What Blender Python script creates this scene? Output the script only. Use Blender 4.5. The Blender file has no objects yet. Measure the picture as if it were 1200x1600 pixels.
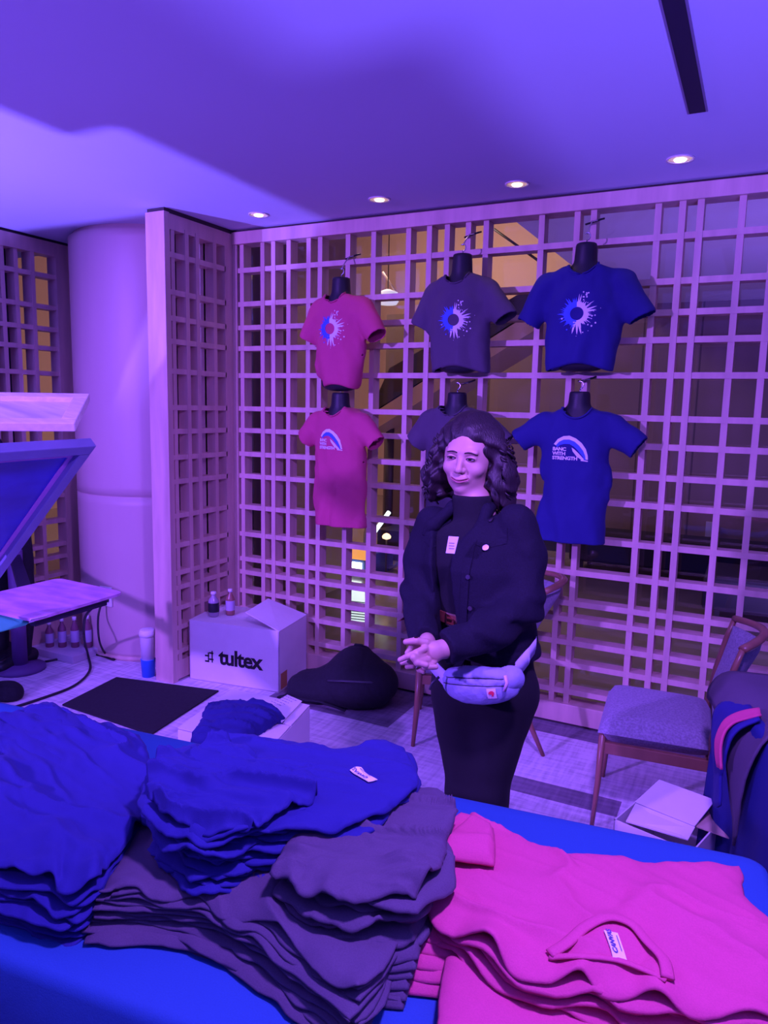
import bpy, bmesh, math, random
import numpy as np
from mathutils import Vector, Matrix
from mathutils.bvhtree import BVHTree

random.seed(7)
rng = np.random.default_rng(7)
PI = math.pi
S = bpy.context.scene
COL = S.collection

# ------------------------------------------------------------------ camera, light, exposure
CAM = Vector((3.073, -3.888, 1.70))
YAW, PITCH, ROLL, FPX = -0.468031, -0.14156, 0.020853, 1153.22
H = 2.78                                     # ceiling height
_fw = Vector((math.sin(YAW)*math.cos(PITCH), math.cos(YAW)*math.cos(PITCH), math.sin(PITCH)))
_r0 = Vector((math.cos(YAW), -math.sin(YAW), 0))
_u0 = _r0.cross(_fw)
_r = math.cos(ROLL)*_r0 + math.sin(ROLL)*_u0
_u = -math.sin(ROLL)*_r0 + math.cos(ROLL)*_u0
cam_data = bpy.data.cameras.new('camera')
cam = bpy.data.objects.new('camera', cam_data)
COL.objects.link(cam)
m = Matrix((_r, _u, -_fw)).transposed().to_4x4()
m.translation = CAM
cam.matrix_world = m
cam_data.sensor_fit = 'HORIZONTAL'
cam_data.sensor_width = 36
cam_data.lens = FPX/1200*36
cam_data.clip_start = 0.05
S.camera = cam

def ray(px, py):
    return _fw + (px-600)/FPX*_r - (py-800)/FPX*_u
def at(px, py, axis, v):
    """the point of the plane x|y|z = v seen at that place of the photograph"""
    d = ray(px, py); k = 'xyz'.index(axis)
    return CAM + d*((v-CAM[k])/d[k])
def dep(px, py, D):
    return CAM + ray(px, py)*D

w = bpy.data.worlds.new('hall_ambient'); S.world = w; w.use_nodes = True
w.node_tree.nodes['Background'].inputs[0].default_value = (0.12, 0.07, 1.0, 1)
w.node_tree.nodes['Background'].inputs[1].default_value = 0.26

def lamp(kind, name, loc, color, power, aim=None, **kw):
    d = bpy.data.lights.new(name, kind); d.color = color; d.energy = power
    for k, v in kw.items(): setattr(d, k, v)
    o = bpy.data.objects.new(name, d); COL.objects.link(o); o.location = loc
    if aim is not None:
        o.rotation_euler = (Vector(aim)-Vector(loc)).to_track_quat('-Z', 'Y').to_euler()
    return o
# magenta-violet stage wash on the lattice, from front left of the booth
lamp('SPOT', 'stage_wash', (-0.2, -5.6, 2.45), (0.27, 0.095, 1.0), 1350, aim=(1.35, 0, 1.25), spot_size=math.radians(58), spot_blend=.55, shadow_soft_size=.10)
# violet wash hung right over the sales table
lamp('SPOT', 'table_wash', (3.05, -2.95, 2.70), (0.33, 0.125, 1.0), 350, aim=(2.3, -2.2, 0.7), spot_size=math.radians(125), spot_blend=.8, shadow_soft_size=.10)
# LED uplighters out of view; blades added further down cut the pools on the ceiling
UP = (0.19, 0.11, 1.0)
UA, UB = Vector((-.9, -2.9, .90)), Vector((3.9, -3.5, .90))
lamp('SPOT', 'unseen_uplighter_lamp', UA, UP, 620, aim=UA+Vector((0, 0, 1)), spot_size=math.radians(150), spot_blend=.3, shadow_soft_size=.0025)
lamp('SPOT', 'unseen_uplighter_lamp', UB, UP, 420, aim=UB+Vector((0, 0, 1)), spot_size=math.radians(150), spot_blend=.3, shadow_soft_size=.008)
S.view_settings.view_transform = 'Standard'
S.view_settings.look = 'None'
S.view_settings.exposure = 0.0
S.view_settings.gamma = 1.0
S.view_settings.use_curve_mapping = False

# ------------------------------------------------------------------ materials
MATS = {}
def mat(name, color, rough=0.6, metal=0.0, noise=0.0, nscale=30, bump=0.0, bscale=200, emit=None, estr=0.0,
        sheen=0.0, trans=0.0, stretch=(1, 1, 1), spec=0.5):
    if name in MATS: return MATS[name]
    m = bpy.data.materials.new(name); m.use_nodes = True
    nt = m.node_tree; b = nt.nodes['Principled BSDF']
    b.inputs['Base Color'].default_value = (*color, 1)
    b.inputs['Roughness'].default_value = rough
    b.inputs['Metallic'].default_value = metal
    b.inputs['Specular IOR Level'].default_value = spec
    if sheen:
        b.inputs['Sheen Weight'].default_value = sheen
        b.inputs['Sheen Tint'].default_value = (*[min(1, c*1.5+.1) for c in color], 1)
    if trans: b.inputs['Transmission Weight'].default_value = trans
    if emit:
        b.inputs['Emission Color'].default_value = (*emit, 1)
        b.inputs['Emission Strength'].default_value = estr
    if noise or bump:
        tc = nt.nodes.new('ShaderNodeTexCoord'); mp = nt.nodes.new('ShaderNodeMapping')
        mp.inputs['Scale'].default_value = stretch
        nt.links.new(tc.outputs['Object'], mp.inputs['Vector'])
    if noise:
        n = nt.nodes.new('ShaderNodeTexNoise'); n.inputs['Scale'].default_value = nscale; n.inputs['Detail'].default_value = 6
        nt.links.new(mp.outputs[0], n.inputs['Vector'])
        r = nt.nodes.new('ShaderNodeValToRGB')
        r.color_ramp.elements[0].position = 0.3; r.color_ramp.elements[1].position = 0.7
        r.color_ramp.elements[0].color = (*[c*(1-noise) for c in color], 1)
        r.color_ramp.elements[1].color = (*[min(1, c*(1+noise)) for c in color], 1)
        nt.links.new(n.outputs[0], r.inputs[0]); nt.links.new(r.outputs[0], b.inputs['Base Color'])
    if bump:
        n2 = nt.nodes.new('ShaderNodeTexNoise'); n2.inputs['Scale'].default_value = bscale; n2.inputs['Detail'].default_value = 3
        nt.links.new(mp.outputs[0], n2.inputs['Vector'])
        bp = nt.nodes.new('ShaderNodeBump'); bp.inputs['Strength'].default_value = bump; bp.inputs['Distance'].default_value = 0.004
        nt.links.new(n2.outputs[0], bp.inputs['Height']); nt.links.new(bp.outputs[0], b.inputs['Normal'])
    MATS[name] = m
    return m
WOOD = mat('oak_lattice', (0.68, 0.48, 0.40), 0.5, noise=0.14, nscale=14, stretch=(1, 1, .15))
CWOOD = mat('chair_wood', (0.30, 0.14, 0.09), 0.3, noise=0.2, nscale=10, stretch=(1, 1, .2))
CFAB = mat('chair_fabric', (0.30, 0.27, 0.36), 0.9, noise=0.25, nscale=120, bump=0.3, sheen=0.3)
PLASTER = mat('ceiling_paint', (0.66, 0.70, 0.80), 0.9)
RED = mat('red_jersey', (0.60, 0.070, 0.19), 0.85, noise=0.06, nscale=400, bump=0.15, bscale=500, sheen=0.15)
BLUE = mat('royal_jersey', (0.012, 0.014, 0.17), 0.85, noise=0.06, nscale=400, bump=0.15, bscale=500, sheen=0.15)
GREY = mat('slate_jersey', (0.085, 0.065, 0.105), 0.85, noise=0.10, nscale=400, bump=0.15, bscale=500, sheen=0.15)
WHITEINK = mat('white_ink', (0.85, 0.82, 0.85), 0.7)
BLUEINK = mat('blue_ink', (0.05, 0.14, 0.85), 0.7)
BLACKPL = mat('black_plastic', (0.012, 0.012, 0.02), 0.45)
CHROME = mat('chrome', (0.8, 0.8, 0.85), 0.2, metal=1)
CARD = mat('white_cardboard', (0.80, 0.76, 0.78), 0.7, noise=0.04, nscale=6, bump=0.1, bscale=40)
KRAFT = mat('kraft_cardboard', (0.62, 0.46, 0.36), 0.8, noise=0.06, nscale=12)
BLACKFAB = mat('black_cloth', (0.012, 0.012, 0.02), 0.9, noise=0.2, nscale=60, bump=0.3, bscale=150)
INK = mat('black_ink', (0.01, 0.01, 0.015), 0.6)
PAPER = mat('paper', (0.85, 0.82, 0.85), 0.7)
TCLOTH = mat('blue_tablecloth', (0.012, 0.085, 0.30), 0.8, noise=0.05, nscale=300, bump=0.12, bscale=350)

# ------------------------------------------------------------------ helpers
def tag(o, label=None, cat=None, group=None, kind=None):
    if label: o['label'] = label
    if cat: o['category'] = cat
    if group: o['group'] = group
    if kind: o['kind'] = kind
    return o
def empty(name, loc, rz=0.0):
    o = bpy.data.objects.new(name, None); COL.objects.link(o)
    o.location = loc; o.rotation_euler = (0, 0, rz); o.empty_display_size = 0.1
    return o
def basis(q):
    return Matrix.Translation(q.location) @ q.rotation_euler.to_matrix().to_4x4()
def link(name, me, material=None, parent=None, smooth=False):
    o = bpy.data.objects.new(name, me); COL.objects.link(o)
    if material is not None:
        for mm in (material if isinstance(material, (list, tuple)) else [material]): me.materials.append(mm)
    if parent is not None:
        L = Matrix.Identity(4); ch = []; q = parent
        while q is not None: ch.append(q); q = q.parent
        for q in reversed(ch): L = L @ q.matrix_parent_inverse @ basis(q)
        o.parent = parent; o.matrix_parent_inverse = L.inverted()
    if smooth:
        me.polygons.foreach_set('use_smooth', [True]*len(me.polygons)); me.update()
    return o
def mesh(name, verts, faces):
    me = bpy.data.meshes.new(name); me.from_pydata([tuple(v) for v in verts], [], [tuple(int(i) for i in f) for f in faces]); me.update()
    return me
class MB:
    """collects shapes into one mesh"""
    def __init__(s): s.v = []; s.f = []; s.m = []; s.sm = []
    def add(s, vs, fs, mi=0, smooth=False):
        k = len(s.v); s.v += [Vector(v) for v in vs]; s.f += [tuple(k+i for i in f) for f in fs]
        s.m += [mi]*len(fs); s.sm += [smooth]*len(fs); return s
    def hexa(s, p, mi=0):       # 8 points: bottom 4 (ccw), top 4
        return s.add(p, [(3,2,1,0),(4,5,6,7),(0,1,5,4),(1,2,6,5),(2,3,7,6),(3,0,4,7)], mi)
    def box(s, x0, x1, y0, y1, z0, z1, mi=0):
        return s.hexa([(x0,y0,z0),(x1,y0,z0),(x1,y1,z0),(x0,y1,z0),(x0,y0,z1),(x1,y0,z1),(x1,y1,z1),(x0,y1,z1)], mi)
    def tube(s, pts, r, n=10, mi=0, cap=True, flat=1.0, up=None):
        pts = [Vector(p) for p in pts]
        rs = r if isinstance(r, (list, tuple)) else [r]*len(pts)
        vs = []; fs = []; prev = None
        for i, p in enumerate(pts):
            t = (pts[min(i+1, len(pts)-1)]-pts[max(i-1, 0)]).normalized()
            if prev is None:
                a = Vector(up) if up else (Vector((0, 0, 1)) if abs(t.z) < .9 else Vector((1, 0, 0)))
            else: a = prev
            a = (a-t*a.dot(t)).normalized(); b = t.cross(a); prev = a
            for k in range(n):
                th = 2*PI*k/n
                vs.append(p+a*math.cos(th)*rs[i]*flat+b*math.sin(th)*rs[i])
        for i in range(len(pts)-1):
            for k in range(n):
                fs.append((i*n+k, i*n+(k+1) % n, (i+1)*n+(k+1) % n, (i+1)*n+k))
        if cap: fs += [tuple(range(n-1, -1, -1)), tuple((len(pts)-1)*n+k for k in range(n))]
        return s.add(vs, fs, mi, True)
    def lathe(s, prof, c, n=32, mi=0, sx=1, sy=1):
        vs = []; fs = []
        for (r, z) in prof:
            for k in range(n):
                th = 2*PI*k/n; vs.append((c[0]+r*sx*math.cos(th), c[1]+r*sy*math.sin(th), c[2]+z))
        for i in range(len(prof)-1):
            for k in range(n): fs.append((i*n+k, i*n+(k+1) % n, (i+1)*n+(k+1) % n, (i+1)*n+k))
        fs += [tuple(range(n-1, -1, -1)), tuple((len(prof)-1)*n+k for k in range(n))]
        return s.add(vs, fs, mi, True)
    def build(s, name, material, parent=None, bevel=0, smooth=None):
        me = mesh(name, s.v, s.f)
        me.polygons.foreach_set('material_index', s.m)
        me.polygons.foreach_set('use_smooth', s.sm if smooth is None else [smooth]*len(s.f))
        o = link(name, me, material, parent)
        if bevel:
            b = o.modifiers.new('bevel', 'BEVEL'); b.width = bevel; b.segments = 2; b.limit_method = 'ANGLE'; b.harden_normals = False
        return o

# signed distance modelling: numpy fields turned into meshes by naive surface nets
def vlen(x, y, z): return np.sqrt(x*x+y*y+z*z)
def smin(a, b, k):
    h = np.clip(0.5+0.5*(b-a)/k, 0, 1); return b*(1-h)+a*h-k*h*(1-h)
def smax(a, b, k): return -smin(-a, -b, k)
def ell(P, c, r, R=None):
    x, y, z = P[0]-c[0], P[1]-c[1], P[2]-c[2]
    if R is not None:
        x, y, z = (R[0][0]*x+R[0][1]*y+R[0][2]*z, R[1][0]*x+R[1][1]*y+R[1][2]*z, R[2][0]*x+R[2][1]*y+R[2][2]*z)
    k0 = vlen(x/r[0], y/r[1], z/r[2]); k1 = vlen(x/r[0]**2, y/r[1]**2, z/r[2]**2)+1e-9
    return k0*(k0-1)/k1
def cap(P, a, b, ra, rb=None):
    rb = ra if rb is None else rb
    a = np.array(a, float); b = np.array(b, float); ab = b-a
    x, y, z = P[0]-a[0], P[1]-a[1], P[2]-a[2]
    t = np.clip((x*ab[0]+y*ab[1]+z*ab[2])/(ab@ab), 0, 1)
    return vlen(x-t*ab[0], y-t*ab[1], z-t*ab[2])-(ra+(rb-ra)*t)
def chain(P, pts, rs, k=0.01):
    d = None
    for i in range(len(pts)-1):
        c = cap(P, pts[i], pts[i+1], rs[i], rs[i+1]); d = c if d is None else smin(d, c, k)
    return d
def nets(f, lo, hi, h):
    ax = [np.arange(lo[i], hi[i]+h, h, dtype=np.float32) for i in range(3)]
    G = np.meshgrid(*ax, indexing='ij'); D = f(G).astype(np.float32); Sg = D < 0
    n = [a-1 for a in D.shape]
    cnt = np.zeros(n, np.int8)
    sl = lambda i, j, k: (slice(i, n[0]+i), slice(j, n[1]+j), slice(k, n[2]+k))
    for i in (0, 1):
        for j in (0, 1):
            for k in (0, 1): cnt += Sg[sl(i, j, k)]
    act = (cnt > 0) & (cnt < 8); I = np.argwhere(act)
    acc = np.zeros((len(I), 3)); c = np.zeros(len(I))
    corners = [(i, j, k) for i in (0, 1) for j in (0, 1) for k in (0, 1)]
    for a in corners:
        for axx in range(3):
            if a[axx]: continue
            b = list(a); b[axx] = 1
            da = D[I[:, 0]+a[0], I[:, 1]+a[1], I[:, 2]+a[2]]; db = D[I[:, 0]+b[0], I[:, 1]+b[1], I[:, 2]+b[2]]
            s = (da < 0) != (db < 0); t = np.where(s, da/np.where(s, da-db, 1), 0)
            p = np.tile(np.array(a, float), (len(I), 1)); p[:, axx] += t
            acc += p*s[:, None]; c += s
    V = (I+acc/c[:, None])*h+np.array(lo)
    idx = -np.ones(n, int); idx[act] = np.arange(len(I))
    F = []
    for axx in range(3):
        u, v = [(1, 2), (2, 0), (0, 1)][axx]
        A = [slice(None)]*3; B = [slice(None)]*3; A[axx] = slice(0, -1); B[axx] = slice(1, None)
        ch = Sg[tuple(A)] != Sg[tuple(B)]
        E = np.argwhere(ch); E = E[(E[:, u] > 0) & (E[:, v] > 0) & (E[:, u] < n[u]) & (E[:, v] < n[v]) & (E[:, axx] < n[axx])]
        if not len(E): continue
        q = []
        for du, dv in ((-1, -1), (0, -1), (0, 0), (-1, 0)):
            e = E.copy(); e[:, u] += du; e[:, v] += dv; q.append(idx[e[:, 0], e[:, 1], e[:, 2]])
        q = np.stack(q, 1); s = Sg[E[:, 0], E[:, 1], E[:, 2]]
        q[~s] = q[~s][:, ::-1]; F.append(q)
    F = np.concatenate(F); F = F[(F >= 0).all(1)]
    return V, F
def relax(V, F, it=2, w=0.5):
    e = np.concatenate([F[:, [0, 1]], F[:, [1, 2]], F[:, [2, 3]], F[:, [3, 0]]])
    for _ in range(it):
        A = np.zeros_like(V); c = np.zeros(len(V))
        np.add.at(A, e[:, 0], V[e[:, 1]]); np.add.at(A, e[:, 1], V[e[:, 0]])
        np.add.at(c, e[:, 0], 1); np.add.at(c, e[:, 1], 1)
        V = V*(1-w)+w*A/np.maximum(c, 1)[:, None]
    return V
def sdf_obj(name, f, lo, hi, h, material, parent=None, it=1, drop=None, T=None, matidx=None, solid=0.0):
    V, F = nets(f, lo, hi, h); V = relax(V, F, it)
    if drop is not None:
        cen = V[F].mean(1); nn = np.cross(V[F[:, 2]]-V[F[:, 0]], V[F[:, 3]]-V[F[:, 1]]); nn /= np.linalg.norm(nn, axis=1)[:, None]+1e-12
        F = F[~drop(cen, nn)]
    mi = matidx(V[F].mean(1)) if matidx is not None else None
    if T is not None: V = (np.array(T.to_3x3()) @ V.T).T+np.array(T.translation)
    me = mesh(name, V.tolist(), F.tolist())
    o = link(name, me, material, parent, smooth=True)
    if mi is not None: me.polygons.foreach_set('material_index', mi.astype(int).tolist())
    if solid:
        s = o.modifiers.new('solid', 'SOLIDIFY'); s.thickness = solid; s.offset = -1
    return o
def wob(x, y, seed=0, f=1.0):
    """smooth pseudo noise in -1..1"""
    r = np.random.default_rng(seed); o = 0; a = 1; tot = 0
    for k in range(4):
        th = r.uniform(0, 2*PI, 3); ph = r.uniform(0, 6.28, 3)
        for t, p in zip(th, ph):
            o = o+a*np.sin(f*(x*np.cos(t)+y*np.sin(t))+p+1.3*np.sin(f*.6*(y*np.cos(t)-x*np.sin(t))+p*2))
        tot += 3*a; a *= .55; f *= 1.9
    return o/tot*1.6

# flat art laid onto a surface
def bvh(o):
    me = o.data
    M = Matrix.Identity(4)
    return BVHTree.FromPolygons([v.co.copy() for v in me.vertices], [tuple(p.vertices) for p in me.polygons])
def decal(name, polys, tree, org, U, V, N, off, material, parent, maxd=0.5, sub=0.0, thick=0.0):
    """polys: list of (2D point list, material index); laid along -N onto the tree"""
    bm = bmesh.new(); org = Vector(org); U = Vector(U).normalized(); V = Vector(V).normalized(); N = Vector(N).normalized()
    for pts, mi in polys:
        vs = [bm.verts.new((p[0], p[1], 0)) for p in pts]
        try: f = bm.faces.new(vs); f.material_index = mi
        except ValueError: pass
    bmesh.ops.triangulate(bm, faces=bm.faces[:])
    if sub:
        for _ in range(4):
            es = [e for e in bm.edges if e.calc_length() > sub]
            if not es: break
            bmesh.ops.subdivide_edges(bm, edges=es, cuts=1)
        bmesh.ops.triangulate(bm, faces=bm.faces[:])
    last = 0.0
    for v in bm.verts:
        p = org+U*v.co.x+V*v.co.y
        hit = tree.ray_cast(p+N*maxd, -N, maxd*2)
        if hit[0] is not None:
            last = (hit[0]-p).dot(N)
        v.co = p+N*(last+off)
    me = bpy.data.meshes.new(name); bm.normal_update(); bm.to_mesh(me); bm.free()
    o = link(name, me, material, parent)
    if thick:
        s = o.modifiers.new('solid', 'SOLIDIFY'); s.thickness = thick; s.offset = 1
    return o
def text_polys(txt, size, x=0, y=0, bold=0.0, mi=0, shear=0.0, spacing=1.0, align='LEFT'):
    c = bpy.data.curves.new('t', 'FONT'); c.body = txt; c.size = size; c.offset = bold; c.align_x = align
    c.space_character = spacing; c.resolution_u = 3; c.shear = shear
    o = bpy.data.objects.new('t', c); COL.objects.link(o)
    dg = bpy.context.evaluated_depsgraph_get(); me = bpy.data.meshes.new_from_object(o.evaluated_get(dg))
    out = [([(me.vertices[i].co.x+x, me.vertices[i].co.y+y) for i in p.vertices], mi) for p in me.polygons]
    bpy.data.objects.remove(o); bpy.data.curves.remove(c); bpy.data.meshes.remove(me)
    return out
# ------------------------------------------------------------------ the setting
def structure(o): o['kind'] = 'structure'; return o
FLOOR = bpy.data.materials.new('woven_carpet'); FLOOR.use_nodes = True
def _floor():
    nt = FLOOR.node_tree; b = nt.nodes['Principled BSDF']; b.inputs['Roughness'].default_value = .85
    tc = nt.nodes.new('ShaderNodeTexCoord')
    def noise(sc, st, det=4):
        mp = nt.nodes.new('ShaderNodeMapping'); mp.inputs['Scale'].default_value = st
        n = nt.nodes.new('ShaderNodeTexNoise'); n.inputs['Scale'].default_value = sc; n.inputs['Detail'].default_value = det
        nt.links.new(tc.outputs['Object'], mp.inputs[0]); nt.links.new(mp.outputs[0], n.inputs[0]); return n.outputs[0]
    def math_(op, a, bb):
        n = nt.nodes.new('ShaderNodeMath'); n.operation = op
        for i, v in enumerate((a, bb)):
            if isinstance(v, (int, float)): n.inputs[i].default_value = v
            else: nt.links.new(v, n.inputs[i])
        return n.outputs[0]
    a = noise(5, (1, 9, 1)); c = noise(5, (9, 1, 1)); g = noise(1.3, (1, 1, 1), 2)
    s = math_('ADD', math_('ADD', a, c), math_('MULTIPLY', g, .8))
    r = nt.nodes.new('ShaderNodeValToRGB'); nt.links.new(math_('MULTIPLY', s, .36), r.inputs[0])
    r.color_ramp.elements[0].position = .33; r.color_ramp.elements[0].color = (.36, .33, .40, 1)
    r.color_ramp.elements[1].position = .58; r.color_ramp.elements[1].color = (.84, .78, .86, 1)
    # woven-in dark carpet blocks; the band along the lattice paints its base shadow
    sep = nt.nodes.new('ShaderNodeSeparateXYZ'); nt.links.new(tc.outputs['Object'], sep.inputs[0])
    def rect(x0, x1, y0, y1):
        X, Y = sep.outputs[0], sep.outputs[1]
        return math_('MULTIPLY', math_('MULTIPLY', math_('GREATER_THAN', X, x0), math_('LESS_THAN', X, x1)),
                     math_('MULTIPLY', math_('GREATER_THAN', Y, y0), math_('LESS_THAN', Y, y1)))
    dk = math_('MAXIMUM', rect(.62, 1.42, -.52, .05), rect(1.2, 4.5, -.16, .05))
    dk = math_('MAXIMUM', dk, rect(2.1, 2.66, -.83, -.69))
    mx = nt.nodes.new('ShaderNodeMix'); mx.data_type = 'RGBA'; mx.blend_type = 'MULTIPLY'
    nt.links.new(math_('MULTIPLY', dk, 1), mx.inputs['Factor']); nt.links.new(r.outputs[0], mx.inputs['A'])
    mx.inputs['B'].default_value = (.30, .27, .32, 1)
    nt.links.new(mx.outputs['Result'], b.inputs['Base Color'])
    bp = nt.nodes.new('ShaderNodeBump'); bp.inputs['Strength'].default_value = .3; bp.inputs['Distance'].default_value = .004
    nt.links.new(noise(60, (1, 1, 1)), bp.inputs['Height']); nt.links.new(bp.outputs[0], b.inputs['Normal'])
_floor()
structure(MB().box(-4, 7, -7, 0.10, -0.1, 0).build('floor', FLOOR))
structure(MB().box(-4, 7, -7, 0.10, H, H+.1).build('ceiling', PLASTER))
ROWS = [2.533, 2.326, 2.18, 2.05, 1.88, 1.67, 1.53, 1.377, 1.233, 1.028, .847, .678, .588, .46, .338, .186]
BX = [.063, .228, .309, .418, .562, .643, .834, 1.003, 1.224, 1.354, 1.457, 1.579, 1.68, 1.98, 2.161, 2.242,
      2.546, 2.655, 2.735, 2.912, 3.05, 3.25, 3.42, 3.62, 3.70, 3.95, 4.2, 4.5]
FRONTX = {.228, .309, 1.354, 2.655, 2.735, 3.62, 3.70}
BW, BD = 0.030, 0.085
def lattice(mb, xf, cols, z0, z1, rows, x0, x1, front=(), skip=()):
    """xf(a, d, z): a along the wall, d depth from its face"""
    def bar(a0, a1, d0, d1, q0, q1):
        mb.hexa([xf(a0, d0, q0), xf(a1, d0, q0), xf(a1, d1, q0), xf(a0, d1, q0),
                 xf(a0, d0, q1), xf(a1, d0, q1), xf(a1, d1, q1), xf(a0, d1, q1)])
    rr = sorted([z0]+list(rows)+[z1])
    for c in cols:
        if c in front: bar(c-BW/2, c+BW/2, -.004, BD, z0, z1)
        else:
            for i in range(len(rr)-1):
                if (c, i) in skip: continue
                a, b = rr[i], rr[i+1]
                if b-a < .03: continue
                bar(c-BW/2, c+BW/2, .003, BD-.004, a+(BW/2 if i else 0), b-(BW/2 if i < len(rr)-2 else 0))
    for r in rows:
        xs = [x0]+sorted(front)+[x1]
        for i in range(len(xs)-1):
            bar(xs[i]+(BW/2 if i else 0), xs[i+1]-(BW/2 if i < len(xs)-2 else 0), 0, BD-.002, r-BW/2, r+BW/2)
nrow = len(ROWS)
skip = set()
for i in range(nrow+1):
    if i < nrow-0 and i != nrow: pass
# a few short bars exist only between some rails
for i in range(0, nrow+1):
    if i not in (nrow, ): skip.add((1.579, i))
mb = MB()
lattice(mb, lambda a, d, z: (a, d, z), BX, .115, 2.70, ROWS, 0.03, 4.6, FRONTX, skip)
lat = structure(mb.build('wall_back', WOOD))
tag(lat, kind='structure')
fr = MB().box(0.0, 4.6, -.02, .10, 2.69, 2.765).box(0.0, 4.6, -.02, .10, .015, .12).box(0, .035, -.012, .10, .12, 2.69)
structure(fr.build('trim_1', WOOD, bevel=.003))
structure(MB().box(-.14, 4.6, .005, .10, 2.765, H).box(-.12, 4.6, -.008, .10, 0, .015).build('trim_2', mat('shadow_gap', (.06, .045, .05), .9)))
# wing wall of the same lattice, standing out from the corner
WC = [-.541, -.431, -.34, -.176]
def wingxf(a, d, z): return (-d, a, z)
mb = MB(); 
lattice(mb, wingxf, WC, .13, 2.69, ROWS, -.575, -.075, {-.431, -.34})
# second skin of the hollow wing wall
lattice(mb, lambda a, d, z: (-.065-d, a, z), WC, .13, 2.69, [], -.575, -.075)
mb.box(-.14, 0.0, -.60, 0, 2.67, 2.755).box(-.14, 0.0, -.60, 0, .012, .13)
mb.box(-.14, 0.0, -.085, 0, .13, 2.67)
structure(mb.build('wall_left', WOOD))
structure(MB().box(-.137, .004, -.615, -.570, 0, 2.76).build('trim_3', WOOD, bevel=.003))
structure(MB().box(-.130, -.004, -.605, 0, 2.755, H).build('trim_4', MATS['shadow_gap']))
# round column and the lattice beyond it
CC = (-.72, .08); CR = .56
prof = [(CR, .02), (CR, .05), (CR, 1.03), (CR, 1.083), (CR-.008, 1.086), (CR-.008, 1.094), (CR, 1.097), (CR, 1.15), (CR, 2.70), (CR, 2.75), (CR-.03, 2.752), (CR-.03, H)]
structure(MB().lathe(prof, (*CC, 0), 96).build('wall_column', mat('column_veneer', (.60, .45, .42), .45, noise=.04, nscale=5, stretch=(1, 1, .1))))
structure(MB().lathe([(CR+.012, 0), (CR+.012, .02), (CR, .03)], (*CC, 0), 64).build('baseboard_column', WOOD))
mb = MB()
LC = [-.30, -.46, -.60, -.86, -1.1, -1.18, -1.5, -1.7, -1.9]
lattice(mb, lambda a, d, z: (-1.34-d, a, z), [-.42, -.54, -.64, -.96, -1.1, -1.3, -1.38, -1.6, -1.8, -2.1], .12, 2.68, ROWS, -2.6, -.18, {-.42})
mb.box(-1.42, -1.33, -2.6, -.10, 2.67, 2.76).box(-1.42, -1.33, -2.6, -.10, 0, .13).box(-1.42, -1.33, -.24, -.10, .13, 2.67).box(-1.42,-1.33,-.80,-.72,.13,2.67)
structure(mb.build('wall_far_left', WOOD))
structure(MB().box(-1.41, -1.345, -2.6, -.10, 2.76, H).build('trim_5', MATS['shadow_gap']))

structure(MB().box(-1.64, -1.60, -2.6, -.36, 0, H).build('light_leak_backing', mat('added_dark_backing', (.05, .04, .08), .8)))  # added panel that stops warm lobby light leaking through the lattice
# glass behind the lattice
GLASS = bpy.data.materials.new('clear_glass'); GLASS.use_nodes = True
def _glass():
    nt = GLASS.node_tree; nt.nodes.clear()
    o = nt.nodes.new('ShaderNodeOutputMaterial'); t = nt.nodes.new('ShaderNodeBsdfTransparent'); t.inputs[0].default_value = (.92, .94, .93, 1)
    g = nt.nodes.new('ShaderNodeBsdfGlossy'); g.inputs['Roughness'].default_value = .02
    f = nt.nodes.new('ShaderNodeFresnel'); f.inputs[0].default_value = 1.5
    mx = nt.nodes.new('ShaderNodeMixShader')
    nt.links.new(f.outputs[0], mx.inputs[0]); nt.links.new(t.outputs[0], mx.inputs[1]); nt.links.new(g.outputs[0], mx.inputs[2])
    nt.links.new(mx.outputs[0], o.inputs[0])
_glass()
structure(MB().box(0.04, 4.6, .135, .143, .02, H-.02).build('window_1', GLASS))

# ---- the lobby seen through the lattice
LF = mat('polished_lobby_floor', (.20, .16, .16), .18, noise=.15, nscale=3)
structure(MB().box(-7, 9, .10, 9, -.1, 0).build('floor_lobby', LF))
LW = bpy.data.materials.new('panelled_wall'); LW.use_nodes = True
def _lw():
    nt = LW.node_tree; b = nt.nodes['Principled BSDF']; b.inputs['Roughness'].default_value = .7
    tc = nt.nodes.new('ShaderNodeTexCoord'); sep = nt.nodes.new('ShaderNodeSeparateXYZ'); nt.links.new(tc.outputs['Object'], sep.inputs[0])
    m1 = nt.nodes.new('ShaderNodeMath'); m1.operation = 'MODULO'; nt.links.new(sep.outputs[0], m1.inputs[0]); m1.inputs[1].default_value = .6
    m2 = nt.nodes.new('ShaderNodeMath'); m2.operation = 'LESS_THAN'; nt.links.new(m1.outputs[0], m2.inputs[0]); m2.inputs[1].default_value = .02
    mx = nt.nodes.new('ShaderNodeMix'); mx.data_type = 'RGBA'; nt.links.new(m2.outputs[0], mx.inputs['Factor'])
    mx.inputs['A'].default_value = (.21, .135, .14, 1); mx.inputs['B'].default_value = (.09, .055, .06, 1)
    nt.links.new(mx.outputs['Result'], b.inputs['Base Color'])
_lw()
structure(MB().box(-1.44, 9, 5.0, 5.2, .0, 2.9).build('wall_lobby_back', LW))
structure(MB().box(-1.44, 9, 4.95, 5.2, 0, .22).build('baseboard_lobby', mat('dark_stone', (.03, .025, .03), .5)))
structure(MB().box(1.55, 9, .16, 5.3, 2.9, 3.0).build('ceiling_lobby', mat('lobby_ceiling', (.62, .55, .66), .9)))
structure(MB().box(-7, 9, 8.8, 9, 0, 6).build('wall_lobby_far', mat('far_wall', (.50, .34, .32), .8)))
structure(MB().box(-7, -6.8, .2, 9, 0, 6).build('wall_lobby_left', MATS['far_wall']))
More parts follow.
